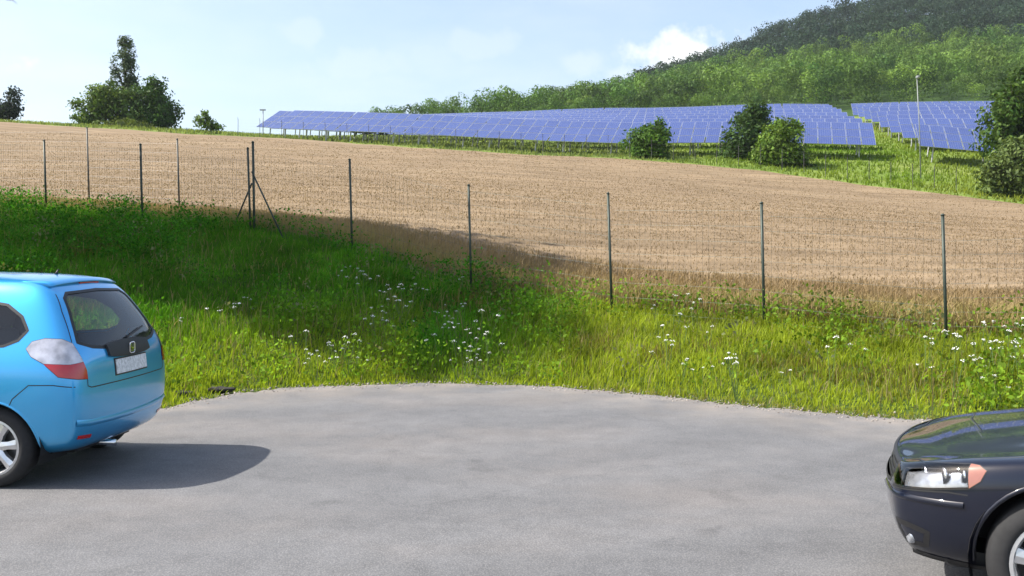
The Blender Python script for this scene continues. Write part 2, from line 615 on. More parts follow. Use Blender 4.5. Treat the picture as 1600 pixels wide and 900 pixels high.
def grass_colour(P):
    n = len(P)
    x, y = P[:, 0], P[:, 1]
    e = edge_d(x, y)
    t = np.clip((x + 0.6 + 0.8 * fnoise(x, y, 0.5, 3)) / 2.0, 0, 1)[:, None]          # dry weedy growth to the right, lush to the left
    lush = np.array([0.085, 0.24, 0.014]) + rng.normal(size=(n, 1)) * np.array([0.02, 0.035, 0.006])
    dry = np.array([0.27, 0.335, 0.030]) + rng.normal(size=(n, 1)) * np.array([0.035, 0.04, 0.01])
    c = lush * (1 - t) + dry * t
    g = np.clip(0.5 + 0.9 * fnoise(x, y, 1.1, 8), 0, 1)[:, None]
    g2 = np.clip(0.5 + 0.9 * fnoise(x, y, 2.6, 18), 0, 1)[:, None]
    c = c * (0.55 + 0.55 * g + 0.40 * g2)
    rust = (fnoise(x, y, 0.8, 12) > 0.36)[:, None] * (rng.random((n, 1)) < 0.4)
    c = np.where(rust, np.array([0.20, 0.17, 0.05]) * (0.7 + 0.6 * rng.random((n, 1))), c)
    wide = np.where(x < -1.5, 3.4, 1.3)
    near = np.clip(1.15 - e / wide, 0, 1)[:, None] * 0.9                                     # yellower, dusty along the asphalt; sunlight painted into the broad left strip
    c = c * (1 - near) + np.array([0.35, 0.43, 0.034]) * (0.75 + 0.5 * rng.random((n, 1))) * near
    tan = (np.clip(1 - e / 0.5, 0, 1) * np.clip((x - 0.3) / 1.5, 0, 1))[:, None] * (rng.random((n, 1)) < 0.75)
    c = c * (1 - tan) + np.array([0.23, 0.175, 0.085]) * tan
    straw = rng.random((n, 1)) < 0.05
    c = np.where(straw, np.array([0.32, 0.27, 0.13]), c)
    return np.clip(c, 0.008, 1)


P = scatter(V_BANK, 235000, lambda x, y, v: np.clip(edge_d(x, y) / 0.35 + 0.3, 0.10, 1) * (edge_d(x, y) > -0.05 - 0.22 * np.clip(fnoise(x, y, 2.2, 15), 0, 1)))
e = edge_d(P[:, 0], P[:, 1])
patch = 0.75 + 0.35 * fnoise(P[:, 0], P[:, 1], 0.9, 5)
L = (0.10 + 0.23 * rng.random(len(P)) ** 1.5) * np.clip(0.35 + e / 1.5, 0.35, 1) * patch
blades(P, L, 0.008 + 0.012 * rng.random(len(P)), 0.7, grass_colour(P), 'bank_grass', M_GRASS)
P = scatter(V_BANK, 2200, lambda x, y, v: np.clip(0.25 + fnoise(x, y, 0.8, 33), 0.03, 1) * (edge_d(x, y) > 0.3))
o = blades(P, 0.28 + 0.25 * rng.random(len(P)), 0.006 + 0.004 * rng.random(len(P)), 0.45, np.array([[0.30, 0.26, 0.12]]) * (0.6 + 0.7 * rng.random((len(P), 1))), 'grass_seed_heads', M_GRASS)
tag(o, 'tall straw-coloured seed stems standing above the bank grass', 'grass', kind='stuff')
tag(bpy.data.objects['bank_grass'], 'long green and yellowing grass covering the bank below the fence', 'grass', kind='stuff')

# grit and small stones strewn along the asphalt edge
P = scatter(V_BANK, 3200, lambda x, y, v: np.exp(-((edge_d(x, y) + 0.12) / 0.22) ** 2))
P[:, 2] = np.maximum(P[:, 2], 0.0)
n = len(P)
oct_v = np.array([[1, 0, 0], [0, 1, 0], [-1, 0, 0], [0, -1, 0], [0, 0, 0.8], [0, 0, -0.6]], float)
oct_f = np.array([[0, 1, 4], [1, 2, 4], [2, 3, 4], [3, 0, 4], [1, 0, 5], [2, 1, 5], [3, 2, 5], [0, 3, 5]])
sz_ = (0.004 + 0.014 * rng.random(n) ** 2.5)[:, None, None]
V_ = P[:, None, :] + (oct_v[None] + rng.normal(size=(n, 6, 3)) * 0.22) * sz_
F_ = (np.arange(n)[:, None, None] * 6 + oct_f[None]).reshape(-1, 3)
c_ = np.repeat((np.array([[0.27, 0.24, 0.21]]) * (0.6 + 0.9 * rng.random((n, 1))))[:, None, :], 6, 1)
M_GRIT = leafy('grit', 0.0, 0.9)
o = np_mesh('edge_gravel', V_.reshape(-1, 3), F_, M_GRIT, cols=c_.reshape(-1, 3))
tag(o, 'fine grit and small stones strewn along the asphalt edge', 'gravel', kind='stuff')

# broad-leaved weeds standing in drifts on the bank
nW = 2000
C = scatter(V_BANK, nW, lambda x, y, v: np.clip(0.2 + fnoise(x, y, 0.7, 21), 0.02, 1) * (edge_d(x, y) > 0.35))
Vw, Fw, Cw = [], [], []
for c in C:
    k = rng.integers(18, 40)
    h = 0.18 + 0.45 * rng.random()
    off = rng.normal(size=(k, 3)) * np.array([0.13, 0.13, 0]) + np.array([0, 0, 1]) * (rng.random((k, 1)) * h + 0.05)
    p = c + off
    d = rng.normal(size=(k, 3)) + np.array([0, 0, 0.5])
    d /= np.linalg.norm(d, axis=1)[:, None]
    s = np.cross(d, rng.normal(size=(k, 3)))
    s /= np.linalg.norm(s, axis=1)[:, None]
    l = (0.03 + 0.055 * rng.random((k, 1)))
    q = np.stack([p, p + d * l * 0.5 + s * l * 0.3, p + d * l, p + d * l * 0.5 - s * l * 0.3], 1)
    Vw.append(q.reshape(-1, 3))
    tint = grass_colour(c[None])[0] * np.array([0.62, 0.82, 0.9]) * (0.55 + 0.8 * rng.random((k, 1)))
    Cw.append(np.repeat(tint, 4, 0))
Vw = np.concatenate(Vw)
o = np_mesh('bank_weeds', Vw, np.arange(len(Vw)).reshape(-1, 4), M_GRASS, cols=np.concatenate(Cw))
tag(o, 'leafy green weeds growing in drifts through the bank grass', 'weeds', kind='stuff')


# the ripe crop: standing stalks, densest and tallest along the field's near margin
def crop_colour(P):
    n = len(P)
    m = np.clip(0.5 + 0.55 * fnoise(P[:, 0] * 0.07, P[:, 1] + 0.25 * P[:, 0], 0.8, 2) + 0.25 * fnoise(P[:, 0], P[:, 1], 0.3, 9), 0, 1)[:, None]
    c = np.array([0.240, 0.174, 0.106]) * (1 - m) + np.array([0.315, 0.238, 0.150]) * m
    d = (P[:, 1] - np.interp(800 + F * P[:, 0] / P[:, 1], PXC, C1))[:, None]
    gold = np.clip(1 - d / 4.5, 0, 1) * 0.6
    c = c * (1 - gold) + np.array([0.44, 0.32, 0.15]) * gold
    green = (np.clip(1 - d / 1.6, 0, 1) * 0.75) * (rng.random((n, 1)) < 0.6)
    c = c * (1 - green) + np.array([0.26, 0.27, 0.07]) * green
    return np.clip(c * (0.88 + 0.24 * rng.random((n, 1))), 0.01, 1)


def dC1(x, y):
    return y - np.interp(800 + F * x / y, PXC, C1)


P = scatter(V_FIELD, 215000, lambda x, y, v: np.where(dC1(x, y) < 3, 3.0, 1.0) / (y / 15.0) ** 2, dmax=75)
d = dC1(P[:, 0], P[:, 1])
k = P[:, 1] / 20
L = (0.2 + 0.25 * rng.random(len(P))) * np.clip(1.05 - d * 0.24, 0.19, 1.0)
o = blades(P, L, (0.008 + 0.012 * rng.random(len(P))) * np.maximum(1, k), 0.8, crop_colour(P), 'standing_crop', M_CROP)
tag(o, 'ripe tan grain standing across the sloping field', 'crop', kind='stuff')

# meadow tufts
P = scatter(V_MEADOW, 70000, lambda x, y, v: 1 / (y / 60) ** 2, dmax=120)
n = len(P)
g = np.clip(0.5 + 0.8 * fnoise(P[:, 0], P[:, 1], 0.09, 6), 0, 1)[:, None]
rr = np.clip((P[:, 0] - 8) / 12, 0, 1)[:, None]
c = np.array([0.20, 0.25, 0.080]) * (1 - rr) + (np.array([0.14, 0.25, 0.022]) * (1 - g) + np.array([0.25, 0.28, 0.045]) * g) * rr
c = c * (0.7 + 0.6 * rng.random((n, 1)))
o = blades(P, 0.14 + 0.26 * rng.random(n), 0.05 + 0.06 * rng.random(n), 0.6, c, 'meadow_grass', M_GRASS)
tag(o, 'rough yellow-green meadow grass between the field and the solar tables', 'grass', kind='stuff')


# ------------------------------------------------------------------ fences
def square_bar(bm, a, b, r, M=None):
    add_tube(bm, [a, b], r, 4)


def wire_panel(bm, a, b, h, dv=0.10, nh=8, r=0.0015):
    a = Vector(a)
    b = Vector(b)
    l = (b - a).length
    nvw = int(l / dv)
    up = Vector((0, 0, 1))
    for i in range(1, nvw):
        p = a.lerp(b, i / nvw)
        add_tube(bm, [p + up * 0.05, p + up * h], r, 3, False)
    for j in range(nh):
        z = 0.05 + (h - 0.08) * j / (nh - 1)
        add_tube(bm, [a + up * z, b + up * z], r * 1.2, 3, False)


def post(parent, p, h, r, mat, lean, name='post', cap=True):
    bm = bmesh.new()
    p = Vector(p)
    top = p + Vector((lean[0] * h, lean[1] * h, h))
    add_tube(bm, [p - Vector((0, 0, 0.3)), top], r, 10)
    if cap:
        add_tube(bm, [top, top + Vector((0, 0, 0.012)), top + Vector((0, 0, 0.03))], [r * 1.25, r * 1.25, r * 0.5], 10)
    return bm_obj(name, bm, mat, parent, True)


def build_fence(name, pts, tops, label, mat, wire, r=0.022, shared=False):
    """pts: (px, py base, distance); tops: photograph rows of the post tops"""
    root = empty(name, at(*pts[0]))
    tag(root, label, 'fence')
    bpy.context.view_layer.update()
    inv = Vector(root.location)
    bases = []
    for (px, py, D), ty in zip(pts, tops):
        b = at(px, py, D)
        b.z = gz(b.x, b.y)
        h = EYE + (HOR - ty) / F * D - b.z
        bases.append((b - inv, h))
        if shared and len(bases) == 1:
            continue
        post(root, b - inv, h, r, mat, (-0.03 + 0.008 * random.uniform(-1, 1), 0.0))
    for (a, ha), (b, hb) in zip(bases[:-1], bases[1:]):
        bm = bmesh.new()
        h = min(ha, hb) - 0.08
        wire_panel(bm, a, b, h)
        w = bm_obj('wire_mesh', bm, wire, root)
        w['kind'] = 'stuff'
    return root, bases


fence_main, fb = build_fence('wire_fence', [(1805, 560, 11.9)] + FENCE, [352, 337, 318, 303, 290, 250, 232],
                             'green post and wire fence running from the braced corner to the black car', M_POST, M_WIRE)
# corner assembly: doubled post and two raking struts
cb = fb[-1][0]
post(fence_main, cb + Vector((0.075, 0.02, 0)), fb[-1][1] + 0.13, 0.026, M_POST, (-0.02, 0), 'corner_post')
for tx, ty_, hz in [(0.80, -0.50, 1.3), (-0.50, 0.45, 1.05)]:
    bm = bmesh.new()
    foot = cb + Vector((tx, ty_, 0))
    foot.z = gz(foot.x + fence_main.location.x, foot.y + fence_main.location.y) - fence_main.location.z + 0.02
    add_tube(bm, [cb + Vector((0.02, 0, hz)), foot], 0.018, 8)
    bm_obj('brace', bm, M_POST, fence_main, True)

build_fence('wire_fence', [(386, 352, 20.5), (223, 345, 22.0), (73, 328, 24.3), (-90, 320, 26.6)], [243, 226, 220, 214],
            'dark post and wire fence in the shade along the top of the bank', M_POST, M_WIRE, 0.025, True)
build_fence('wire_fence', [(402, 345, 21.4), (281, 330, 24.4), (140, 318, 27.0), (-20, 310, 29.8)], [228, 218, 200, 186],
            'grey post and wire fence standing in the crop behind the dark fence', M_POST_GREY, M_WIRE_GREY, 0.022, True)

# ------------------------------------------------------------------ trees
def tree(name, base, lobes, n, leaf, cols, label, cat='tree', trunk_r=0.12, trunk_h=None, group=None, inner=0.55, droop=0.0, seed=0):
    """lobes: (dx, dy, z, rx, ry, rz) from the base; leaf faces are clustered in clumps over each lobe"""
    r = np.random.default_rng(seed + 11)
    root = empty(name, base)
    tag(root, label, cat, group)
    if name in ('bush', 'broadleaf_tree', 'shrub'):
        sat = []
        for l in lobes:
            for q in range(3):
                d0 = r.normal(size=3)
                d0[2] = abs(d0[2]) * 0.9
                d0 /= np.linalg.norm(d0)
                f0 = 0.20 + 0.22 * r.random()
                sat.append((l[0] + d0[0] * l[3] * 1.05, l[1] + d0[1] * l[4], l[2] + d0[2] * l[5] * 1.08, l[3] * f0, l[4] * f0, l[5] * f0 * 1.3))
        lobes = [(a_, b_, c_, d_ * 0.93, e_ * 0.93, f_ * 0.93) for a_, b_, c_, d_, e_, f_ in lobes] + sat
    vol = np.array([l[3] * l[4] * l[5] for l in lobes]) ** 0.75
    vol = vol / vol.sum()
    Vs, Cs = [], []
    for l, f in zip(lobes, vol):
        m = max(60, int(n * f))
        nc = max(8, m // 26)
        dirs = r.normal(size=(nc, 3))
        dirs /= np.linalg.norm(dirs, axis=1)[:, None]
        rad = (inner + (1.04 - inner) * r.random(nc) ** 0.6)[:, None]
        cc = dirs * rad * np.array(l[3:6]) + np.array(l[0:3])
        ctint = 0.55 + 0.9 * r.random(nc)
        k = r.integers(0, nc, m)
        cs = 0.16 * (l[3] + l[4] + l[5]) / 3 + leaf
        p = cc[k] + np.clip(r.normal(size=(m, 3)), -1.7, 1.7) * cs * np.array([1, 1, 0.75])
        p[:, 2] = np.maximum(p[:, 2], 0.05)
        out = dirs[k] * 0.9 + r.normal(size=(m, 3)) * 0.55 + np.array([0, 0, 0.35])
        out /= np.linalg.norm(out, axis=1)[:, None]
        a = np.cross(out, r.normal(size=(m, 3)))
        a /= np.linalg.norm(a, axis=1)[:, None]
        b = np.cross(out, a)
        s = leaf * (0.6 + 0.8 * r.random((m, 1)))
        q = np.stack([p - a * s * 0.9, p - b * s * 0.45, p + a * s * 0.9 - out * s * 0.15, p + b * s * 0.45], 1)
        Vs.append(q.reshape(-1, 3))
        mixf = np.clip(0.5 + 0.35 * r.normal(size=(m, 1)), 0, 1)
        c = (np.array(cols[0]) * (1 - mixf) + np.array(cols[1]) * mixf) * (ctint[k][:, None] * (0.8 + 0.4 * r.random((m, 1))))
        Cs.append(np.repeat(c, 4, 0))
    Vs = np.concatenate(Vs)
    np_mesh('crown', Vs, np.arange(len(Vs)).reshape(-1, 4), M_LEAF, root, cols=np.concatenate(Cs))
    bm = bmesh.new()
    th = trunk_h or max(l[2] for l in lobes)
    pts = [Vector((0.04 * math.sin(i * 1.7) * th * 0.1, 0.04 * math.cos(i * 2.1) * th * 0.1, th * i / 5 - (0.3 if i == 0 else 0))) for i in range(6)]
    add_tube(bm, pts, [trunk_r * (1.25 if i == 0 else 1 - 0.16 * i) for i in range(6)], 8)
    for l in lobes:
        c = Vector(l[0:3])
        s = pts[2] if c.z < th * 0.8 else pts[3]
        for j in range(2):
            e_ = c + Vector((r.normal() * l[3] * 0.4, r.normal() * l[4] * 0.4, r.normal() * l[5] * 0.3))
            m_ = s.lerp(e_, 0.5) + Vector((0, 0, 0.1 * l[5]))
            add_tube(bm, [s, m_, e_], [trunk_r * 0.45, trunk_r * 0.28, trunk_r * 0.08], 6)
    bm_obj('trunk', bm, M_BARK, root, True)
    return root


def px_lobes(D, base_px, base_py, items, depth=1.0):
    """crown lobes measured in the photograph (cx, cy, rx, ry) turned into metres at distance D"""
    b = at(base_px, base_py, D)
    b.z = gz(b.x, b.y)
    s = D / F
    out = []
    for i, (cx, cy, rx, ry) in enumerate(items):
        p = at(cx, cy, D) - b
        out.append((p.x, (i % 3 - 1) * rx * s * 0.35 * depth, p.z, rx * s, rx * s * depth, ry * s))
    return b, out


MID = ((0.075, 0.14, 0.025), (0.14, 0.20, 0.040))
DARK = ((0.032, 0.07, 0.018), (0.06, 0.105, 0.025))
BRIGHT = ((0.055, 0.115, 0.016), (0.11, 0.165, 0.03))
BLUEG = ((0.055, 0.09, 0.046), (0.095, 0.135, 0.06))

b, l = px_lobes(96, 196, 205, [(199, 82, 9, 24), (202, 112, 10, 26), (202, 140, 10, 24), (180, 102, 4, 20), (180, 130, 5, 22), (193, 66, 6, 10)])
tree('poplar_tree', b, l, 5200, 0.13, BLUEG, 'tall narrow poplar rising above the round trees on the skyline', trunk_r=0.22, seed=1)
b, l = px_lobes(93, 165, 205, [(160, 158, 22, 26), (182, 172, 28, 26), (172, 150, 20, 18), (146, 176, 20, 20), (204, 185, 26, 14)])
tree('broadleaf_tree', b, l, 7000, 0.20, MID, 'light green bushy tree at the foot of the tall poplar', trunk_r=0.2, seed=2)
b, l = px_lobes(95, 240, 206, [(240, 165, 32, 30), (256, 176, 21, 24), (226, 155, 20, 20), (246, 186, 28, 16)])
tree('broadleaf_tree', b, l, 7000, 0.20, ((0.045, 0.10, 0.022), (0.08, 0.145, 0.034)), 'dark green rounded tree just right of the tall poplar', trunk_r=0.2, seed=3)
b, l = px_lobes(92, 128, 202, [(128, 186, 10, 9), (140, 190, 12, 8)])
tree('shrub', b, l, 500, 0.16, MID, 'low green shrub at the outer edge of the poplar clump', 'shrub', 0.04, seed=4)
b, l = px_lobes(90, 205, 208, [(190, 196, 26, 6), (222, 199, 16, 5)])
tree('shrub', b, l, 600, 0.15, ((0.08, 0.12, 0.03), (0.15, 0.18, 0.05)), 'pale yellow-green scrub under the poplar clump', 'shrub', 0.03, seed=5)
b, l = px_lobes(98, 14, 192, [(22, 165, 13, 24), (8, 172, 15, 16), (-12, 176, 16, 14), (26, 150, 7, 10)])
tree('conifer_tree', b, l, 2200, 0.18, ((0.014, 0.026, 0.018), (0.03, 0.045, 0.028)), 'dark tree on the skyline at the field\'s upper end', trunk_r=0.15, seed=6)
b, l = px_lobes(86, 322, 210, [(320, 192, 13, 9), (318, 184, 6, 7), (335, 199, 10, 5)])
tree('bush', b, l, 700, 0.14, MID, 'small lone bush on the skyline right of the poplar clump', 'bush', 0.04, seed=7)
b, l = px_lobes(72.5, 1015, 254, [(1012, 224, 30, 26), (1026, 210, 18, 17), (996, 232, 20, 18), (1020, 240, 26, 11)])
tree('bush', b, l, 5200, 0.15, ((0.045, 0.11, 0.014), (0.09, 0.16, 0.024)), 'rounded dark green bush in front of the middle of the solar tables', 'bush', 0.08, seed=8)
b, l = px_lobes(72, 1175, 272, [(1165, 218, 30, 40), (1180, 190, 22, 22), (1150, 240, 24, 22), (1186, 236, 22, 30)])
tree('bush', b, l, 7600, 0.155, DARK, 'tall dark bush of the pair in front of the solar tables', 'bush', 0.1, seed=9)
b, l = px_lobes(68, 1218, 285, [(1218, 230, 32, 38), (1228, 206, 20, 18), (1205, 250, 24, 24), (1238, 255, 20, 22), (1225, 264, 28, 10)])
tree('bush', b, l, 7600, 0.155, ((0.075, 0.15, 0.018), (0.14, 0.21, 0.034)), 'brighter green bush of the pair in front of the solar tables', 'bush', 0.1, seed=10)
b, l = px_lobes(67.5, 1256, 290, [(1254, 268, 10, 7), (1262, 272, 6, 5)])
tree('shrub', b, l, 260, 0.13, DARK, 'low dark shrub at the foot of the pair of bushes', 'shrub', 0.03, seed=14)
b, l = px_lobes(64, 1590, 300, [(1585, 165, 40, 38), (1570, 195, 34, 34), (1610, 150, 40, 34), (1556, 222, 26, 30), (1600, 215, 42, 40), (1640, 190, 45, 50)])
tree('broadleaf_tree', b, l, 9000, 0.20, ((0.035, 0.08, 0.016), (0.085, 0.14, 0.026)), 'tall dark tree closing the far end of the solar tables', trunk_r=0.2, seed=11)
b, l = px_lobes(58, 1585, 318, [(1582, 262, 34, 40), (1558, 280, 26, 28), (1605, 280, 34, 34), (1590, 240, 26, 24), (1640, 280, 34, 30)])
tree('bush', b, l, 6500, 0.16, ((0.085, 0.13, 0.038), (0.14, 0.185, 0.055)), 'grey-green rounded bush in front of the tall dark tree', 'bush', 0.1, seed=12)
b, l = px_lobes(87, 580, 214, [(576, 203, 18, 5), (560, 204, 10, 4), (596, 204, 10, 4)])
tree('bush', b, l, 700, 0.14, ((0.012, 0.03, 0.008), (0.025, 0.05, 0.012)), 'low dark hedge bush below the solar tables', 'bush', 0.04, seed=13)

# tall trees beside the lot, just out of the picture: they shade the bank, one low twig shows in the top corner
def tall(base_xy, lobes, label, seed, n=5200):
    bz = gz(*base_xy)
    bs = Vector((base_xy[0], base_xy[1], bz))
    ls = [(x - bs.x, y - bs.y, z - bs.z, rx, ry, rz) for (x, y, z, rx, ry, rz) in lobes]
    tree('ash_tree', bs, ls, n, 0.26, ((0.035, 0.07, 0.016), (0.07, 0.11, 0.025)), label, trunk_r=0.26, seed=seed, group='tall trees beside the parking lot', trunk_h=12)


tall((-13.5, 16.4), [(-13.0, 14.8, 13.2, 1.5, 1.4, 1.1), (-13.2, 17.2, 10.4, 2.2, 1.8, 2.3), (-13.2, 17.4, 7.2, 1.9, 1.7, 1.9), (-13.0, 16.4, 13.1, 1.7, 1.6, 1.4), (-11.9, 16.2, 10.0, 1.1, 1.1, 1.0)],
     'leafy tree beside the lot whose twig hangs into the top corner', 21, 9000)
tw_tree = bpy.data.objects['ash_tree']
o0 = Vector(tw_tree.location)
bm = bmesh.new()
add_tube(bm, [Vector(p) - o0 for p in ((-11.4, 16.0, 9.2), (-10.2, 15.7, 7.7), (-9.2, 15.55, 6.6), (-8.25, 15.5, 5.93), (-8.02, 15.5, 5.80))], [0.05, 0.035, 0.02, 0.008, 0.003], 6)
bm_obj('hanging_branch', bm, M_BARK, tw_tree, True)
q_, c_ = [], []
for k in range(150):
    f_ = rng.random() ** 0.7
    p = np.array([-9.9, 15.6, 7.4]) * (1 - f_) + np.array([-8.12, 15.5, 5.86]) * f_ + rng.normal(size=3) * np.array([0.09, 0.09, 0.05]) * (1.6 - f_)
    d_ = rng.normal(size=3) + np.array([0.2, 0, -0.6])
    d_ /= np.linalg.norm(d_)
    s_ = np.cross(d_, rng.normal(size=3))
    s_ /= np.linalg.norm(s_)
    l_ = 0.09 + 0.06 * rng.random()
    p = p - np.array(o0)
    q_ += [p, p + d_ * l_ * 0.5 + s_ * l_ * 0.25, p + d_ * l_, p + d_ * l_ * 0.5 - s_ * l_ * 0.25]
    c_ += [np.array([0.05, 0.085, 0.02]) * (0.7 + 0.6 * rng.random())] * 4
np_mesh('twig_leaves', np.array(q_), np.arange(len(q_)).reshape(-1, 4), M_LEAF, tw_tree, cols=np.array(c_))
tall((-14.0, 19.6), [(-13.2, 19.6, 12.2, 2.4, 2.2, 2.7), (-13.0, 18.9, 15.0, 1.5, 1.2, 1.5), (-13.6, 19.3, 8.4, 2.1, 2.2, 2.3)],
     'tall leafy tree second along the bank shading the fence', 22, 6500)
tall((-20, 18.5), [(-20, 18.4, 10.0, 3.4, 4.4, 4.0), (-19.4, 19.0, 6.0, 2.6, 3.6, 2.4)],
     'broad leafy tree farthest from the lot behind the other two', 23, 5200)


# ------------------------------------------------------------------ woods on the hill (one mass)
def far_tree(kind, r, n):
    Vs = []
    if kind < 3:
        nl = r.integers(4, 7)
        for i in range(nl):
            c = np.array([r.normal() * 1.5, r.normal() * 1.5, 5.5 + r.random() * 3.2])
            rad = np.array([2.1, 2.1, 1.9]) * (0.8 + 0.5 * r.random())
            m = n // nl
            d = r.normal(size=(m, 3))
            d[:, 2] = d[:, 2] * 0.8 + 0.3
            d /= np.linalg.norm(d, axis=1)[:, None]
            p = c + d * rad * (0.8 + 0.28 * r.random((m, 1)))
            Vs.append((p, d))
        m = n // 5
        p = np.stack([r.normal(size=m) * 1.3, r.normal(size=m) * 1.3, 1.0 + 5 * r.random(m)], -1)
        Vs.append((p, r.normal(size=(m, 3))))
        leaf = 0.27 if kind == 0 else 0.34
    else:
        m = n
        h = r.random(m) ** 0.8
        a = r.random(m) * 2 * np.pi
        rad = (1 - h ** 1.6) * 2.7 * (0.75 + 0.4 * r.random(m)) + 0.15
        p = np.stack([np.cos(a) * rad, np.sin(a) * rad, 1.0 + h * 8.0], -1)
        d = np.stack([np.cos(a), np.sin(a), np.full(m, 0.5)], -1)
        Vs.append((p, d))
        leaf = 0.45
    p = np.concatenate([v[0] for v in Vs])
    d = np.concatenate([v[1] for v in Vs]) + r.normal(size=(len(p), 3)) * 0.35
    d /= np.linalg.norm(d, axis=1)[:, None]
    a = np.cross(d, r.normal(size=d.shape))
    a /= np.linalg.norm(a, axis=1)[:, None]
    b = np.cross(d, a)
    s = leaf * (0.6 + 0.8 * r.random((len(p), 1)))
    return np.stack([p - a * s, p - b * s * 0.7, p + a * s, p + b * s * 0.7], 1)


def woods(name, pts, kind, n, cols, label, hscale):
    r = np.random.default_rng(31 + kind)
    var = [far_tree(kind, r, n) for _ in range(9)]
    Vs, Cs = [], []
    for (x, y) in pts:
        v = var[r.integers(0, 9)]
        s = hscale * (0.6 + 0.8 * r.random()) * float(np.interp(800 + F * x / y, [590, 760, 1000], [0.66, 0.80, 1.0]))
        a = r.random() * 6.28
        ca, sa = math.cos(a), math.sin(a)
        w = v * np.array([1, 1, 0.9 + 0.3 * r.random()]) * s
        q = np.stack([w[..., 0] * ca - w[..., 1] * sa + x, w[..., 0] * sa + w[..., 1] * ca + y, w[..., 2] + gz(x, y)], -1)
        Vs.append(q.reshape(-1, 3))
        m = np.clip(0.5 + 0.5 * fnoise(x, y, 0.045, 3) + 0.25 * r.normal(), 0, 1)
        c = (np.array(cols[0]) * (1 - m) + np.array(cols[1]) * m) * (0.6 + 0.75 * r.random()) * (0.7 + 0.6 * r.random((len(v), 1)))
        Cs.append(np.repeat(c, 4, 0))
    Vs = np.concatenate(Vs)
    o = np_mesh(name, Vs, np.arange(len(Vs)).reshape(-1, 4), M_LEAF, cols=np.concatenate(Cs))
    tag(o, label, 'woods', kind='stuff')


def wood_pts(n, ok, dmin, dmax, mind):
    r = np.random.default_rng(5)
    out = []
    cell = {}
    tries = 0
    while len(out) < n and tries < 60000:
        tries += 1
        D = math.sqrt(dmin ** 2 + r.random() * (dmax ** 2 - dmin ** 2))
        px = -100 + 1900 * r.random()
        if not ok(px, D):
            continue
        x = (px - 800) / F * D
        key = (int(x // mind), int(D // mind))
        if any(math.hypot(x - a, D - b_) < mind for i in (-1, 0, 1) for j in (-1, 0, 1) for (a, b_) in cell.get((key[0] + i, key[1] + j), [])):
            continue
        cell.setdefault(key, []).append((x, D))
        out.append((x, D))
    return out


def lower_ok(px, D):
    return px > 585 + abs(D - 215) * 0.7 and D < 335 - max(0, 1100 - px) * 0.05


def upper_ok(px, D):
    return px > 1000 and D >= 318 - 0.02 * (px - 1100)


woods('broadleaf_woods', wood_pts(950, lower_ok, 195, 335, 3.6), 0, 520, ((0.055, 0.125, 0.020), (0.135, 0.215, 0.036)),
      'bright green broadleaf woods climbing behind the solar tables', 0.72)
woods('pine_woods', wood_pts(1300, upper_ok, 310, 465, 3.8), 1, 210, ((0.015, 0.036, 0.020), (0.034, 0.064, 0.030)),
      'dark pine woods covering the top of the hill', 0.82)


# ------------------------------------------------------------------ solar park
def panel_mat():
    m, nt, b = new_mat('solar_cells')
    t = nd(nt, 'ShaderNodeTexCoord')
    sp = nd(nt, 'ShaderNodeSeparateXYZ')
    nt.links.new(t.outputs['Object'], sp.inputs[0])

    def grid(o, pitch, w):
        fr = mth(nt, 'FRACT', mth(nt, 'DIVIDE', o, pitch))
        return mth(nt, 'LESS_THAN', fr, w)
    g = mth(nt, 'MAXIMUM', grid(sp.outputs[0], 0.156, 0.05), grid(sp.outputs[1], 0.156, 0.05))
    oi = nd(nt, 'ShaderNodeObjectInfo')
    n_ = nd(nt, 'ShaderNodeTexNoise')
    n_.inputs['Scale'].default_value = 0.9
    nt.links.new(t.outputs['Object'], n_.inputs['Vector'])
    c = mixc(nt, n_.outputs[0], (0.016, 0.032, 0.15), (0.028, 0.052, 0.22))
    c = mixc(nt, mth(nt, 'MULTIPLY', oi.outputs['Random'], 0.3), c, (0.045, 0.08, 0.27))
    c = mixc(nt, mth(nt, 'MULTIPLY', g, 0.4), c, (0.40, 0.43, 0.52))
    nt.links.new(c, b.inputs['Base Color'])
    b.inputs['Roughness'].default_value = 0.16
    b.inputs['Coat Weight'].default_value = 0.6
    b.inputs['Coat Roughness'].default_value = 0.06
    return m


M_CELL = panel_mat()
M_ALU = plain('aluminium_frame', (0.52, 0.54, 0.57), 0.4, 0.7)
MW, MH, GAP = 1.02, 1.62, 0.05
NC, NR = 6, 3
TILT = math.radians(27)
TW_, TL_ = NC * MW, NR * MH


def module_mesh():
    bm = bmesh.new()
    add_box(bm, (0, 0, 0), (MW - GAP, MH - GAP, 0.04))
    me = bpy.data.meshes.new('solar_module')
    # raised glass field inside the frame
    f = [x for x in bm.faces if x.normal.z > 0.9 or (x.calc_center_median().z > 0.019)]
    top = max(bm.faces, key=lambda x: x.calc_center_median().z)
    r = bmesh.ops.inset_region(bm, faces=[top], thickness=0.023, depth=-0.004)
    for x in bm.faces:
        x.material_index = 1
    top.material_index = 0
    bm.to_mesh(me)
    bm.free()
    me.materials.append(M_CELL)
    me.materials.append(M_ALU)
    return me


ME_MOD = module_mesh()
# the joined face of a far table
def joined_modules():
    bm = bmesh.new()
    for i in range(NC):
        for j in range(NR):
            b2 = bmesh.new()
            b2.from_mesh(ME_MOD)
            bmesh.ops.translate(b2, verts=b2.verts, vec=((i - (NC - 1) / 2) * MW, (j - (NR - 1) / 2) * MH, 0))
            tmp = bpy.data.meshes.new('t')
            b2.to_mesh(tmp)
            b2.free()
            bm.from_mesh(tmp)
            bpy.data.meshes.remove(tmp)
    me = bpy.data.meshes.new('module_field')
    bm.to_mesh(me)
    bm.free()
    me.materials.append(M_CELL)
    me.materials.append(M_ALU)
    return me


ME_FIELD = joined_modules()
LOW = 0.6
hh = TL_ * math.sin(TILT)
dd = TL_ * math.cos(TILT)


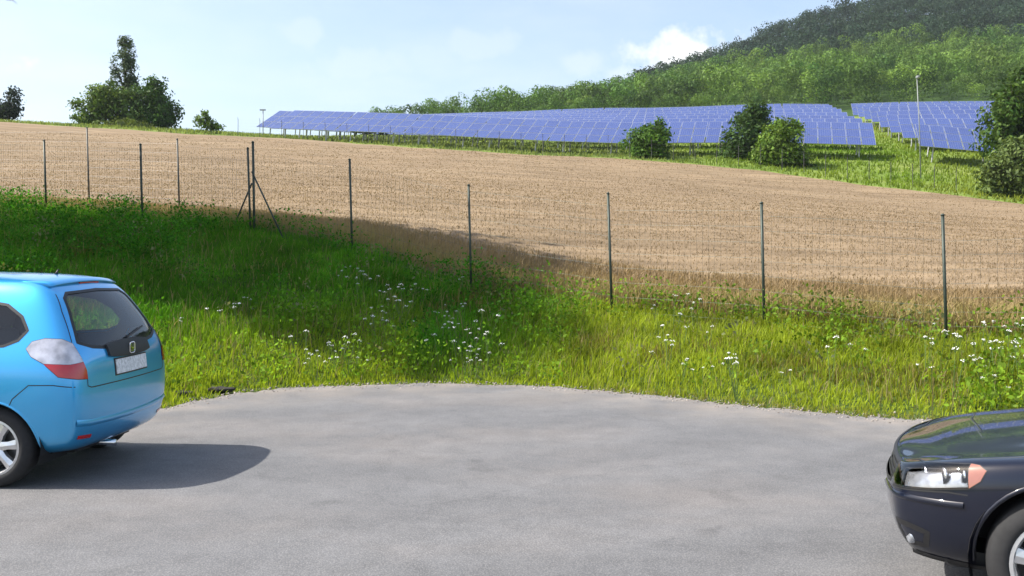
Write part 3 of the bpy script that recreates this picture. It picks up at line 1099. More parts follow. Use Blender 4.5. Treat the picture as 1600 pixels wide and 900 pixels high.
def bar_mesh(name, a, b, r):
    bm = bmesh.new()
    add_tube(bm, [a, b], r, 6)
    me = bpy.data.meshes.new(name)
    bm.to_mesh(me)
    bm.free()
    me.materials.append(M_GALV)
    return me


ME_RAIL = bar_mesh('rail', (-TW_ / 2, 0, 0), (TW_ / 2, 0, 0), 0.05)
ME_LEGF = bar_mesh('front_leg', (0, 0, -0.8), (0, 0, LOW + hh * 0.2), 0.06)
ME_LEGB = bar_mesh('rear_leg', (0, 0, -0.8), (0, 0, LOW + hh * 0.8), 0.06)
ORD = ['front', 'second', 'third', 'fourth', 'fifth', 'sixth', 'seventh', 'eighth', 'ninth', 'tenth']
NTH = ['first', 'second', 'third', 'fourth', 'fifth', 'sixth', 'seventh', 'eighth', 'ninth', 'tenth', 'eleventh', 'twelfth', 'thirteenth', 'fourteenth', 'fifteenth', 'sixteenth']


def solar_table(x, y, rz, label, single):
    z = gz(x, y)
    ex, ey = math.cos(rz) * TW_ / 2, math.sin(rz) * TW_ / 2
    za, zb = gz(x - ex, y - ey), gz(x + ex, y + ey)
    t = empty('solar_table', (x, y, (za + zb) / 2), rz)
    t.rotation_euler = (0, -math.atan2(zb - za, TW_), rz)
    tag(t, label, 'solar panel', 'solar tables on the slope')
    if single:
        for i in range(NC):
            for j in range(NR):
                o = bpy.data.objects.new('solar_module', ME_MOD)
                u, v = (i - (NC - 1) / 2) * MW, (j + 0.5) * MH
                o.location = (u, -dd / 2 + v * math.cos(TILT), LOW + v * math.sin(TILT) + 0.09)
                o.rotation_euler = (TILT, 0, 0)
                link(o, t)
    else:
        o = bpy.data.objects.new('module_field', ME_FIELD)
        o.location = (0, 0, LOW + hh / 2 + 0.09)
        o.rotation_euler = (TILT, 0, 0)
        o['kind'] = 'stuff'
        link(o, t)
    for f in (0.2, 0.8):
        o = bpy.data.objects.new('rail', ME_RAIL)
        o.location = (0, -dd / 2 + dd * f, LOW + hh * f)
        link(o, t)
        for u in (-TW_ * 0.32, TW_ * 0.32):
            o = bpy.data.objects.new('leg', ME_LEGF if f < 0.5 else ME_LEGB)
            o.location = (u, -dd / 2 + dd * f, 0)
            link(o, t)
    return t


ROWDIR = Vector((0.965, -0.262))
DEPTH = Vector((0.262, 0.965))
rzr = math.atan2(ROWDIR.y, ROWDIR.x)
PITCH = 8.4
start1 = Vector((24.2, 73.0))          # right-hand end of the front row, long block
start2 = Vector((33.4, 72.0))          # left-hand end of the front row, short block
for r_ in range(8):
    for i in range(16):
        p = start1 + DEPTH * (r_ * PITCH) - ROWDIR * (i * (TW_ + 0.06))
        px = 800 + F * p.x / p.y
        if px < 432 + r_ * 20:
            continue
        solar_table(p.x, p.y, rzr, 'blue solar table, %s row of the long block, %s left of the grassy gap' % (ORD[r_], NTH[i]), r_ < 3)
    for i in range(3):
        p = start2 + DEPTH * (r_ * PITCH) + ROWDIR * (i * (TW_ + 0.06))
        solar_table(p.x, p.y, rzr, 'blue solar table, %s row of the short block, %s right of the grassy gap' % (ORD[r_], NTH[i]), r_ < 3)

# perimeter fence of the park along the field edge
root = empty('perimeter_fence', (0, 0, 0))
tag(root, 'thin pale wire fence along the far edge of the field', 'fence')
prev = None
ME_PP = None
for px in np.arange(372, 1500, 34):
    D = float(np.interp(px, PXC, C2)) + 1.2
    x = (px - 800) / F * D
    b = Vector((x, D, gz(x, D)))
    if ME_PP is None:
        bm = bmesh.new()
        add_tube(bm, [(0, 0, -0.3), (0, 0, 1.45), (0, -0.15, 1.6)], 0.02, 6)
        ME_PP = bpy.data.meshes.new('post')
        bm.to_mesh(ME_PP)
        bm.free()
        ME_PP.materials.append(M_POST_GREY)
    o = bpy.data.objects.new('post', ME_PP)
    o.location = b
    link(o, root)
    if prev is not None:
        bm = bmesh.new()
        for j in range(6):
            z = Vector((0, 0, 0.1 + 0.26 * j))
            add_tube(bm, [prev + z, b + z], 0.003, 3, False)
        w = bm_obj('wire', bm, M_WIRE_GREY, root)
        w['kind'] = 'stuff'
    prev = b

# pale camera mast by the short block
b = at(1439, 300, 64)
b.z = gz(b.x, b.y)
mast = empty('camera_mast', b)
tag(mast, 'thin pale mast standing in the meadow before the short solar block', 'mast')
bm = bmesh.new()
H_ = EYE + (HOR - 118) / F * 64 - b.z
add_tube(bm, [(0, 0, -0.3), (-0.1, 0, H_ * 0.5), (-0.28, 0, H_)], [0.045, 0.038, 0.03], 8)
bm_obj('pole', bm, M_PALE, mast, True)
bm = bmesh.new()
add_box(bm, (-0.28, -0.18, H_ - 0.12), (0.14, 0.42, 0.14), bev=0.02)
bm_obj('camera_head', bm, M_PALE, mast)
b = at(411, 214, 84)
b.z = gz(b.x, b.y)
mast = empty('camera_mast', b)
tag(mast, 'tiny pale mast on the skyline at the far end of the solar tables', 'mast')
bm = bmesh.new()
add_tube(bm, [(0, 0, -0.3), (0, 0, 2.35)], 0.04, 6)
bm_obj('pole', bm, M_PALE, mast, True)
bm = bmesh.new()
add_box(bm, (0, -0.1, 2.38), (0.5, 0.14, 0.1))
bm_obj('crossarm', bm, M_PALE, mast)

# ------------------------------------------------------------------ wild flowers
M_PETAL = plain('white_petals', (0.80, 0.80, 0.74), 0.8, var=0.05)
M_STEM = plain('flower_stem', (0.09, 0.15, 0.03), 0.7)


def flower_meshes(seed):
    r = random.Random(seed)
    bs, bu = bmesh.new(), bmesh.new()
    for k in range(r.randint(2, 4)):
        h = r.uniform(0.35, 0.6)
        x, y = r.uniform(-0.14, 0.14), r.uniform(-0.14, 0.14)
        top = Vector((x * 1.6, y * 1.6, h))
        add_tube(bs, [(x * 0.3, y * 0.3, -0.05), (x, y, h * 0.55), top], [0.005, 0.004, 0.003], 4, False)
        R_ = r.uniform(0.02, 0.045)
        for q in range(r.randint(7, 12)):
            a, d_ = r.uniform(0, 6.28), R_ * math.sqrt(r.random())
            c = top + Vector((d_ * math.cos(a), d_ * math.sin(a), 0.03 - d_ * 0.5 + r.uniform(-.008, .012)))
            m = r.uniform(0.006, 0.011)
            add_tube(bs, [top - Vector((0, 0, 0.03)), c], 0.0015, 3, False)
            ring = [bu.verts.new(c + Vector((m * math.cos(t_ * 1.0472) * (1 if t_ % 2 else 0.75), m * math.sin(t_ * 1.0472) * (1 if t_ % 2 else 0.75), 0.002 * (t_ % 2)))) for t_ in range(6)]
            ct = bu.verts.new(c + Vector((0, 0, 0.008)))
            for t_ in range(6):
                bu.faces.new((ct, ring[t_], ring[(t_ + 1) % 6]))
    out = []
    for bm_, nm, mt in ((bs, 'stem', M_STEM), (bu, 'flower_head', M_PETAL)):
        me = bpy.data.meshes.new(nm)
        bm_.to_mesh(me)
        bm_.free()
        me.materials.append(mt)
        out.append(me)
    return out


FM = [flower_meshes(s_) for s_ in range(6)]
hitV = V_BANK.reshape(-1, 3)
px_all = 800 + F * hitV[:, 0] / hitV[:, 1]
py_all = HOR - F * (hitV[:, 2] + 0.42 - EYE) / hitV[:, 1]


def flower_patch(x0, y0, x1, y1, n, label, scale=1.0):
    ok = np.where((px_all > x0) & (px_all < x1) & (py_all > y0) & (py_all < y1) & (edge_d(hitV[:, 0], hitV[:, 1]) > 0.25))[0]
    if len(ok) == 0:
        return
    for k in range(n):
        p = hitV[rng.choice(ok)] + np.array([rng.normal() * 0.05, rng.normal() * 0.05, 0])
        t = empty('flower_plant', (p[0], p[1], gz(p[0], p[1])), rng.random() * 6.28)
        t.scale = [scale * rng.uniform(0.55, 1.0)] * 3
        tag(t, label, 'flower', label)
        for me in FM[rng.integers(0, 6)]:
            o_ = link(bpy.data.objects.new(me.name, me), t)
            o_['kind'] = 'stuff'


flower_patch(560, 420, 760, 510, 24, 'white umbel flower in the shaded grass below the fence')
flower_patch(500, 405, 580, 450, 5, 'white umbel flower high on the shaded bank')
flower_patch(450, 530, 570, 575, 11, 'white umbel flower where the shaded bank meets the asphalt')
flower_patch(690, 505, 765, 580, 13, 'white umbel flower at the edge of the tree shadow', 1.1)
flower_patch(1030, 460, 1190, 610, 13, 'white umbel flower on the sunny bank beside the weeds', 1.1)
flower_patch(1470, 500, 1640, 650, 22, 'white umbel flower in the grass behind the black car', 1.1)
flower_patch(1230, 530, 1480, 640, 6, 'white umbel flower scattered on the sunny bank')
flower_patch(240, 450, 400, 500, 4, 'white umbel flower on the bank above the blue car')

# clods of dark earth at the edge of the asphalt
M_CLOD = plain('dark_earth', (0.03, 0.026, 0.022), 0.95, var=0.3)
for px, py, w, lab in [(345, 611, 0.17, 'flat dark clod of earth on the asphalt edge'), (283, 617, 0.13, 'smaller dark clod of earth nearer the blue car')]:
    bm = bmesh.new()
    bmesh.ops.create_icosphere(bm, subdivisions=3, radius=1.0)
    for v in bm.verts:
        q = 1 + 0.25 * math.sin(v.co.x * 5 + 1) * math.cos(v.co.y * 6) + 0.12 * math.sin(v.co.z * 9 + v.co.x * 7)
        v.co = Vector((v.co.x * w * q, v.co.y * 0.09 * q, v.co.z * 0.035 * q))
    p = at(px, py, EYE * F / (py - HOR))
    o = bm_obj('earth_clod', bm, M_CLOD, None, True)
    o.location = (p.x, p.y, 0.02)
    tag(o, lab, 'clod')

# ------------------------------------------------------------------ cars
def paint(name, col, rough, metal):
    m = plain(name, col, rough, metal, coat=1.0, var=0.03, scale=400)
    return m


def glass_mat(name, tint):
    m, nt, b = new_mat(name)
    tr = nd(nt, 'ShaderNodeBsdfTransparent')
    tr.inputs[0].default_value = (*tint, 1)
    gl = nd(nt, 'ShaderNodeBsdfGlossy')
    gl.inputs['Roughness'].default_value = 0.02
    fr = nd(nt, 'ShaderNodeFresnel')
    fr.inputs[0].default_value = 1.55
    mx = nd(nt, 'ShaderNodeMixShader')
    nt.links.new(mth(nt, 'MINIMUM', mth(nt, 'MULTIPLY', fr.outputs[0], 1.3), 1.0), mx.inputs[0])
    nt.links.new(tr.outputs[0], mx.inputs[1])
    nt.links.new(gl.outputs[0], mx.inputs[2])
    nt.links.new(mx.outputs[0], nt.nodes['Material Output'].inputs[0])
    return m


M_BLUE = paint('blue_metallic_paint', (0.030, 0.42, 0.86), 0.36, 0.70)
M_BLUE.node_tree.nodes['Principled BSDF'].inputs['Coat Roughness'].default_value = 0.10
M_BLUE.node_tree.nodes['Principled BSDF'].inputs['Coat IOR'].default_value = 1.75
M_BLACK = paint('black_blue_paint', (0.006, 0.008, 0.018), 0.3, 0.0)
M_BLACK.node_tree.nodes['Principled BSDF'].inputs['Specular IOR Level'].default_value = 0.1
M_GLASS = glass_mat('car_glass', (0.70, 0.75, 0.76))
M_LENS = glass_mat('clear_lens', (0.92, 0.92, 0.92))
M_RUBBER = plain('tyre_rubber', (0.022, 0.022, 0.023), 0.85, var=0.15)
M_TRIM = plain('black_plastic', (0.014, 0.014, 0.015), 0.5)
M_DARKIN = plain('dark_interior', (0.03, 0.03, 0.032), 0.9)
M_SEAT = plain('seat_cloth', (0.10, 0.10, 0.105), 0.95)
M_ALLOY = plain('alloy_wheel', (0.66, 0.67, 0.68), 0.28, 0.75)
M_CHROME = plain('chrome', (0.85, 0.86, 0.87), 0.08, 1.0, var=0.01)
M_RED = plain('red_lens', (0.50, 0.006, 0.010), 0.12, coat=1.0)
M_ORANGE = plain('orange_lens', (0.30, 0.12, 0.085), 0.15, coat=1.0)
M_SILVERLENS = plain('clear_lamp_cover', (0.58, 0.56, 0.58), 0.12, 0.45, coat=1.0, var=0.30, scale=13)
M_PLATE = plain('number_plate', (0.72, 0.72, 0.74), 0.45, var=0.28, scale=42)
M_BOWL = plain('lamp_bowl', (0.50, 0.52, 0.56), 0.22, 0.7, var=0.3, scale=22)
M_DISC = plain('brake_disc', (0.25, 0.24, 0.23), 0.4, 0.8)


def shell(stations, crown, bulge_r, bulge_f, cols=6, levels=3):
    """closed body cage of stations x rows, mirrored, subdivided; returns a bmesh"""
    K = len(stations[0])
    N = len(stations)
    bm = bmesh.new()
    vt = {}

    def v(key, co):
        if key not in vt:
            vt[key] = bm.verts.new(co)
        return vt[key]

    def pt(i, k, c):
        x, y, z = stations[i][k]
        t = c / cols
        yy = y * (1 - 2 * t)
        q = 1 - (2 * t - 1) ** 2
        if k == K - 1:
            z = z + crown[i] * q
        if i == 0:
            x = x - bulge_r * q
        if i == N - 1:
            x = x + bulge_f * q
        return (x, yy, z)

    def g(i, k, c):
        return v((i, k, c), pt(i, k, c))
    for i in range(N - 1):
        for k in range(K - 1):
            bm.faces.new((g(i, k, 0), g(i, k + 1, 0), g(i + 1, k + 1, 0), g(i + 1, k, 0)))
            bm.faces.new((g(i, k, cols), g(i + 1, k, cols), g(i + 1, k + 1, cols), g(i, k + 1, cols)))
        for c in range(cols):
            bm.faces.new((g(i, K - 1, c), g(i, K - 1, c + 1), g(i + 1, K - 1, c + 1), g(i + 1, K - 1, c)))
            bm.faces.new((g(i, 0, c), g(i + 1, 0, c), g(i + 1, 0, c + 1), g(i, 0, c + 1)))
    for k in range(K - 1):
        for c in range(cols):
            bm.faces.new((g(0, k, c), g(0, k, c + 1), g(0, k + 1, c + 1), g(0, k + 1, c)))
            bm.faces.new((g(N - 1, k, c), g(N - 1, k + 1, c), g(N - 1, k + 1, c + 1), g(N - 1, k, c + 1)))
    bmesh.ops.recalc_face_normals(bm, faces=bm.faces)
    me = bpy.data.meshes.new('cage')
    bm.to_mesh(me)
    bm.free()
    o = bpy.data.objects.new('cage', me)
    COL.objects.link(o)
    mod = o.modifiers.new('s', 'SUBSURF')
    mod.levels = levels
    mod.render_levels = levels
    dg = bpy.context.evaluated_depsgraph_get()
    ev = o.evaluated_get(dg)
    me2 = bpy.data.meshes.new_from_object(ev)
    bpy.data.objects.remove(o)
    bm = bmesh.new()
    bm.from_mesh(me2)
    bpy.data.meshes.remove(me2)
    bpy.data.meshes.remove(me)
    bm.faces.layers.int.new('tag')
    bm.normal_update()
    return bm


def inside(s, z, poly):
    r = False
    n_ = len(poly)
    for i in range(n_):
        (a, b_), (c, d_) = poly[i], poly[(i + 1) % n_]
        if (b_ > z) != (d_ > z) and s < (c - a) * (z - b_) / (d_ - b_) + a:
            r = not r
    return r


class Body:
    def __init__(self, bm):
        self.bm = bm
        self.lay = bm.faces.layers.int['tag']
        self.ref = BVHTree.FromBMesh(bm)
        self.n = 0

    def frame(self, d):
        d = Vector(d).normalized()
        return d, Vector((-d.y, d.x, 0))

    def cut(self, poly, d, want=None, nmin=0.15):
        """cut the outline poly (s, z), seen along -d, into the surface facing d; tag what lies inside"""
        bm = self.bm
        d, s = self.frame(d)
        self.n += 1
        ok = want or (lambda c: True)
        xs = [p[0] for p in poly]
        zs = [p[1] for p in poly]

        def sel(x0, x1, z0, z1, m=0.0):
            out = []
            for f in bm.faces:
                if f.normal.dot(d) < nmin:
                    continue
                ss = [v.co.dot(s) for v in f.verts]
                if max(ss) < x0 - m or min(ss) > x1 + m:
                    continue
                z_ = [v.co.z for v in f.verts]
                if max(z_) < z0 - m or min(z_) > z1 + m:
                    continue
                if not ok(f.calc_center_median()):
                    continue
                out.append(f)
            return out
        for i in range(len(poly)):
            a, b_ = poly[i], poly[(i + 1) % len(poly)]
            fs = sel(min(a[0], b_[0]), max(a[0], b_[0]), min(a[1], b_[1]), max(a[1], b_[1]), 0.004)
            if not fs:
                continue
            es = {e for f in fs for e in f.edges}
            vv = {v for f in fs for v in f.verts}
            ds, dz = b_[0] - a[0], b_[1] - a[1]
            no = s * dz + Vector((0, 0, -ds))
            if no.length < 1e-6:
                continue
            bmesh.ops.bisect_plane(bm, geom=list(fs) + list(es) + list(vv), dist=1e-5, plane_co=s * a[0] + Vector((0, 0, a[1])), plane_no=no.normalized())
            bm.normal_update()
        for f in sel(min(xs), max(xs), min(zs), max(zs)):
            c = f.calc_center_median()
            if inside(c.dot(s), c.z, poly):
                f[self.lay] = self.n
        return self.n

    def extract(self, t, name, mat, parent, off=0.0, solid=0.0):
        bm = self.bm
        fs = [f for f in bm.faces if f[self.lay] == t]
        if not fs:
            print('no faces for', name)
            return None
        ids = {}
        V, N_, Fs = [], [], []
        for f in fs:
            q = []
            for v in f.verts:
                if v not in ids:
                    ids[v] = len(V)
                    loc, nor, i_, d_ = self.ref.find_nearest(v.co)
                    nv = v.normal
                    V.append(v.co + nv * off)
                    N_.append(nv.copy())
                q.append(ids[v])
            Fs.append(q)
        me = bpy.data.meshes.new(name)
        me.from_pydata([tuple(p) for p in V], [], Fs)
        for p in me.polygons:
            p.use_smooth = True
        me.update()
        me.normals_split_custom_set_from_vertices([tuple(p) for p in N_])
        if mat is not None:
            me.materials.append(mat)
        return link(bpy.data.objects.new(name, me), parent)

    def remove(self, t):
        fs = [f for f in self.bm.faces if f[self.lay] == t]
        bmesh.ops.delete(self.bm, geom=fs, context='FACES')

    def ribbon(self, pts, d, w, name, mat, parent, off=0.002, closed=True, thick=0.0, want_y=None):
        """strip of width w lying on the body along an outline (s, z) seen along -d"""
        d, s = self.frame(d)
        P_ = []
        n_ = len(pts)
        rngp = n_ if closed else n_ - 1
        for i in range(rngp):
            a, b_ = pts[i], pts[(i + 1) % n_]
            m_ = max(1, int(math.hypot(b_[0] - a[0], b_[1] - a[1]) / 0.02))
            for k in range(m_):
                P_.append((a[0] + (b_[0] - a[0]) * k / m_, a[1] + (b_[1] - a[1]) * k / m_))
        if not closed:
            P_.append(pts[-1])
        Q = []
        for q in P_:
            o_ = s * q[0] + Vector((0, 0, q[1])) + d * 4
            h = self.ref.ray_cast(o_, -d)
            if h[0] is not None:
                Q.append((h[0], h[1]))
        if len(Q) < 2:
            return None
        bm = bmesh.new()
        R_ = []
        m_ = len(Q)
        for i, (p, nn_) in enumerate(Q):
            a = Q[(i - 1) % m_][0] if closed or i else p
            b_ = Q[(i + 1) % m_][0] if closed or i < m_ - 1 else p
            t = (b_ - a)
            if t.length < 1e-6:
                t = Vector((0, 0, 1))
            sd = t.normalized().cross(nn_).normalized() * (w / 2)
            R_.append((bm.verts.new(p + sd + nn_ * off), bm.verts.new(p + nn_ * (off + thick)), bm.verts.new(p - sd + nn_ * off)))
        for i in range(m_ if closed else m_ - 1):
            a, b_ = R_[i], R_[(i + 1) % m_]
            bm.faces.new((a[0], b_[0], b_[1], a[1]))
            bm.faces.new((a[1], b_[1], b_[2], a[2]))
        return bm_obj(name, bm, mat, parent, True)


def mir(poly):
    return [(-a, b) for a, b in poly]


def circ(cx, cz, r, n=28, a0=0, a1=2 * math.pi):
    return [(cx + r * math.cos(a0 + (a1 - a0) * i / n), cz + r * math.sin(a0 + (a1 - a0) * i / n)) for i in range(n)]


def build_wheel(parent, x, side, yo, R_, rim_r, width, spokes, mat_rim, spin=0.0):
    w = empty('wheel', (x, 0, R_))
    w.parent = parent
    # y of the outer face
    M = Matrix.Translation((0, side * yo, 0)) @ Matrix.Diagonal((1, side, 1, 1))
    bm = bmesh.new()
    prof = [(rim_r - 0.005, -width), (rim_r + 0.02, -width), (R_ - 0.03, -width + 0.005), (R_ - 0.006, -width + 0.03), (R_, -width + 0.055), (R_, -0.055), (R_ - 0.006, -0.03),
            (R_ - 0.03, -0.006), (rim_r + 0.035, 0.004), (rim_r + 0.012, 0.0), (rim_r - 0.004, -0.012), (rim_r - 0.006, -0.05)]
    add_lathe(bm, prof, 48, M)
    bmesh.ops.recalc_face_normals(bm, faces=bm.faces)
    bm_obj('tyre', bm, M_RUBBER, w, True)
    bm = bmesh.new()
    add_lathe(bm, [(rim_r + 0.004, -0.02), (rim_r + 0.004, -0.004), (rim_r - 0.012, -0.002), (rim_r - 0.024, -0.02), (rim_r - 0.03, -0.12), (rim_r - 0.03, -width + 0.02)], 48, M)
    for k in range(spokes):
        a = 2 * math.pi * k / spokes + spin
        Rm = Matrix.Rotation(-a, 4, 'Y')
        r0, r1 = 0.045, rim_r - 0.018
        vs_ = []
        for (r, wd, y0, y1) in ((r0, 0.034, -0.03, -0.07), ((r0 + r1) / 2, 0.027, -0.018, -0.055), (r1, 0.036, -0.012, -0.05)):
            vs_.append([bm.verts.new(M @ (Rm @ Vector((r, yv, zv)))) for (yv, zv) in ((y0, -wd), (y0 + 0.008, 0), (y0, wd), (y1, wd), (y1, -wd))])
        for A_, B_ in zip(vs_[:-1], vs_[1:]):
            for j in range(5):
                bm.faces.new((A_[j], A_[(j + 1) % 5], B_[(j + 1) % 5], B_[j]))
        bm.faces.new(vs_[-1])
    add_lathe(bm, [(0.0005, -0.012), (0.03, -0.014), (0.05, -0.022), (0.068, -0.036), (0.07, -0.07)], 24, M)
    bmesh.ops.recalc_face_normals(bm, faces=bm.faces)
    bm_obj('rim', bm, mat_rim, w, False)
    bm = bmesh.new()
    add_lathe(bm, [(0.0005, -0.10), (rim_r - 0.06, -0.10), (rim_r - 0.06, -0.12)], 32, M)
    bm_obj('brake_disc', bm, M_DISC, w)
    bm = bmesh.new()
    add_lathe(bm, [(0.0005, -0.125), (rim_r - 0.028, -0.125)], 32, M)
    bm_obj('dust_shield', bm, M_TRIM, w)
    return w


def wheel_well(parent, x, zc, r, y0, y1):
    n_ = 20
    for s_ in (1, -1):
        bm = bmesh.new()
        A_, B_ = [], []
        for i in range(n_ + 1):
            a = -0.35 + (math.pi + 0.7) * i / n_
            A_.append(bm.verts.new((x + r * math.cos(a), s_ * y0, zc + r * math.sin(a))))
            B_.append(bm.verts.new((x + r * math.cos(a), s_ * y1, zc + r * math.sin(a))))
        for i in range(n_):
            bm.faces.new((A_[i], A_[i + 1], B_[i + 1], B_[i]))
        bm.faces.new(A_)
        bm_obj('wheel_well', bm, M_TRIM, parent)


def seat(parent, x, y, z=0.42, back=0.62):
    bm = bmesh.new()
    add_box(bm, (x, y, z), (0.5, 0.5, 0.16), bev=0.05)
    M = Matrix.Translation((x - 0.22, y, z + 0.05)) @ Matrix.Rotation(math.radians(-14), 4, 'Y')
    add_box(bm, (0, 0, back / 2), (0.13, 0.48, back), M, bev=0.05)
    add_box(bm, (-0.01, 0, back + 0.10), (0.09, 0.26, 0.17), M, bev=0.035)
    return bm_obj('seat', bm, M_SEAT, parent, True)


def st(x, ys, zs):
    xs = x if hasattr(x, '__len__') else [x] * len(ys)
    return list(zip(xs, ys, zs))


def common(body, root, wells, paint_mat, floor_x, floor_y=0.66):
    body.extract(0, 'body', paint_mat, root)
    ids = body.extract(0, 'interior_trim', M_DARKIN, root, off=-0.035)
    bm = bmesh.new()
    add_box(bm, ((floor_x[0] + floor_x[1]) / 2, 0, 0.27), (floor_x[1] - floor_x[0], floor_y * 2, 0.08))
    bm_obj('underbody', bm, M_TRIM, root)


def blue_car():
    S = [
        st([-1.86, -1.94, -1.965, -1.945, -1.925, -1.70, -1.54], [.65, .72, .76, .755, .72, .575, .50], [.245, .335, .60, .86, .985, 1.40, 1.50]),
        st([-1.72, -1.86, -1.89, -1.855, -1.83, -1.60, -1.45], [.66, .785, .83, .825, .79, .625, .535], [.225, .325, .60, .865, .99, 1.41, 1.515]),
        st([-1.5, -1.56, -1.58, -1.56, -1.54, -1.30, -1.18], [.69, .815, .845, .84, .80, .645, .55], [.20, .31, .61, .88, 1.00, 1.42, 1.525]),
        st([-1.1, -1.1, -1.1, -1.1, -1.05, -.85, -.75], [.70, .82, .848, .845, .805, .65, .555], [.20, .31, .61, .88, 1.00, 1.43, 1.535]),
        st([-.5, -.5, -.5, -.5, -.45, -.3, -.25], [.70, .82, .848, .843, .805, .655, .56], [.20, .31, .61, .87, .99, 1.435, 1.54]),
        st([.2, .2, .2, .2, .2, .2, .2], [.70, .82, .848, .84, .80, .65, .555], [.20, .31, .61, .86, .98, 1.42, 1.53]),
        st([.8, .8, .8, .8, .8, .62, .55], [.70, .82, .845, .835, .795, .655, .55], [.20, .31, .60, .85, .97, 1.34, 1.45]),
        st([1.15, 1.15, 1.15, 1.15, 1.12, 1.0, .95], [.69, .81, .84, .825, .78, .67, .555], [.20, .31, .59, .84, .955, 1.15, 1.24]),
        st([1.45, 1.45, 1.45, 1.45, 1.43, 1.40, 1.36], [.66, .79, .82, .79, .73, .66, .55], [.20, .31, .58, .80, .90, .94, .97]),
        st([1.72, 1.72, 1.74, 1.70, 1.68, 1.66, 1.64], [.62, .75, .78, .72, .66, .58, .48], [.21, .32, .56, .74, .81, .84, .855]),
        st([1.82, 1.90, 1.92, 1.84, 1.80, 1.76, 1.73], [.5, .60, .64, .58, .53, .46, .38], [.23, .33, .54, .68, .73, .755, .765]),
    ]
    bm = shell(S, [.03, .035, .04, .04, .04, .04, .04, .04, .04, .03, .02], .05, .10)
    body = Body(bm)
    root = empty('blue_hatchback_car')
    tag(root, 'bright blue hatchback car seen from behind, cut off by the picture edge', 'car')
    XR, XF, R_ = -1.325, 1.175, 0.297
    L_, Rr = (0, 1, 0), (0, -1, 0)
    tags = []
    # side outlines are in (s, z): for the left side s = -x, for the right side s = +x
    # wheel arches
    for xw in (XR, XF):
        for d_, f in ((L_, -1), (Rr, 1)):
            t = body.cut(circ(f * xw, R_, 0.338, 30), d_)
            tags.append(t)
    # windows on each side
    q_win = [(-1.40, 1.04), (-1.50, 1.08), (-1.555, 1.15), (-1.49, 1.25), (-1.36, 1.335), (-1.20, 1.36), (-.74, 1.375), (-.70, 1.02), (-.95, 1.012)]
    r_win = [(-.66, 1.02), (-.69, 1.362), (.0, 1.372), (.04, 1.0)]
    f_win = [(.09, 1.0), (.06, 1.37), (.50, 1.34), (.92, 1.10), (1.02, .985)]
    glasses = []
    for w in (q_win, r_win, f_win):
        pl = [(-x, z) for x, z in w]
        glasses.append((body.cut(pl, L_, nmin=0.3), pl, L_))
        pr = [(x, z) for x, z in w]
        glasses.append((body.cut(pr, Rr, nmin=0.3), pr, Rr))
    # rear view: d = -x, s = (0, -1, 0) -> s = -y
    B_ = (-1, 0, 0)
    rg = [(-.635, 1.055), (-.575, 1.20), (-.49, 1.375), (-.42, 1.415), (0, 1.43), (.42, 1.415), (.49, 1.375), (.575, 1.20), (.635, 1.055), (.50, 1.012), (.30, .99), (0, .985), (-.30, .99), (-.50, 1.012)]
    tg = body.cut(rg, B_, want=lambda c: c.x < -1.2 and c.z > .9, nmin=0.12)
    # windscreen
    ws = [(-.60, 1.0), (-.50, 1.40), (0, 1.43), (.50, 1.40), (.60, 1.0), (0, 1.03)]
    tw = body.cut(ws, (1, 0, 0), want=lambda c: .3 < c.x < 1.5 and c.z > .95)
    # tail lamps: cut along the corner bisector
    lamps = []
    for sd in (1, -1):
        d_ = (-.72, .69 * sd, 0)
        dv = Vector(d_).normalized()
        sv = Vector((-dv.y, dv.x, 0))

        def sz(x, y, z):
            return (Vector((x, y * sd, 0)).dot(sv), z)
        clear = [sz(-1.66, .84, .965), sz(-1.62, .83, 1.02), sz(-1.66, .815, 1.07), sz(-1.74, .79, 1.092), sz(-1.84, .75, 1.085), sz(-1.885, .70, 1.05), sz(-1.93, .655, .915), sz(-1.88, .75, .905), sz(-1.74, .83, .915)]
        red = [sz(-1.74, .83, .913), sz(-1.88, .75, .903), sz(-1.93, .655, .913), sz(-1.955, .645, .85), sz(-1.965, .645, .788), sz(-1.92, .71, .795), sz(-1.83, .81, .82)]
        tc_ = body.cut(clear, d_, want=lambda c: c.x < -1.4)
        tr_ = body.cut(red, d_, want=lambda c: c.x < -1.4)
        lamps.append((tc_, clear, tr_, red, d_))
    for t in tags:
        body.remove(t)
    common(body, root, None, M_BLUE, (-1.7, 1.75))
    for t, pl, d_ in glasses:
        body.extract(t, 'side_window', M_GLASS, root, -0.004)
        body.ribbon(pl, d_, 0.022, 'window_seal', M_TRIM, root, 0.0015)
    body.extract(tg, 'rear_window', M_GLASS, root, -0.004)
    body.ribbon(rg, B_, 0.028, 'window_seal', M_TRIM, root, 0.001)
    body.extract(tw, 'windscreen', M_GLASS, root, -0.004)
    for tc_, clear, tr_, red, d_ in lamps:
        lamp = body.extract(tr_, 'tail_light', M_RED, root, 0.006)
        body.extract(tc_, 'clear_lens', M_SILVERLENS, lamp, 0.006)
        body.ribbon(clear, d_, 0.008, 'lamp_gap', M_TRIM, lamp, 0.004)
        body.ribbon(red, d_, 0.008, 'lamp_gap', M_TRIM, lamp, 0.004)
    # panel gaps
    hatch = [(-.66, .70), (-.68, .80), (-.655, .92), (-.70, 1.02), (-.60, 1.30), (-.53, 1.41)]
    hatch = hatch + [(-a, b) for a, b in hatch[::-1]]
    body.ribbon([(-.53, 1.41), (-.60, 1.28), (-.68, 1.06)], B_, 0.007, 'panel_gap', M_TRIM, root, 0.0012, False)
    body.ribbon([(.53, 1.41), (.60, 1.28), (.68, 1.06)], B_, 0.007, 'panel_gap', M_TRIM, root, 0.0012, False)
    body.ribbon([(-.64, .80), (-.64, .735), (-.60, .72), (.60, .72), (.64, .735), (.64, .80)], B_, 0.008, 'panel_gap', M_TRIM, root, 0.0012, False)
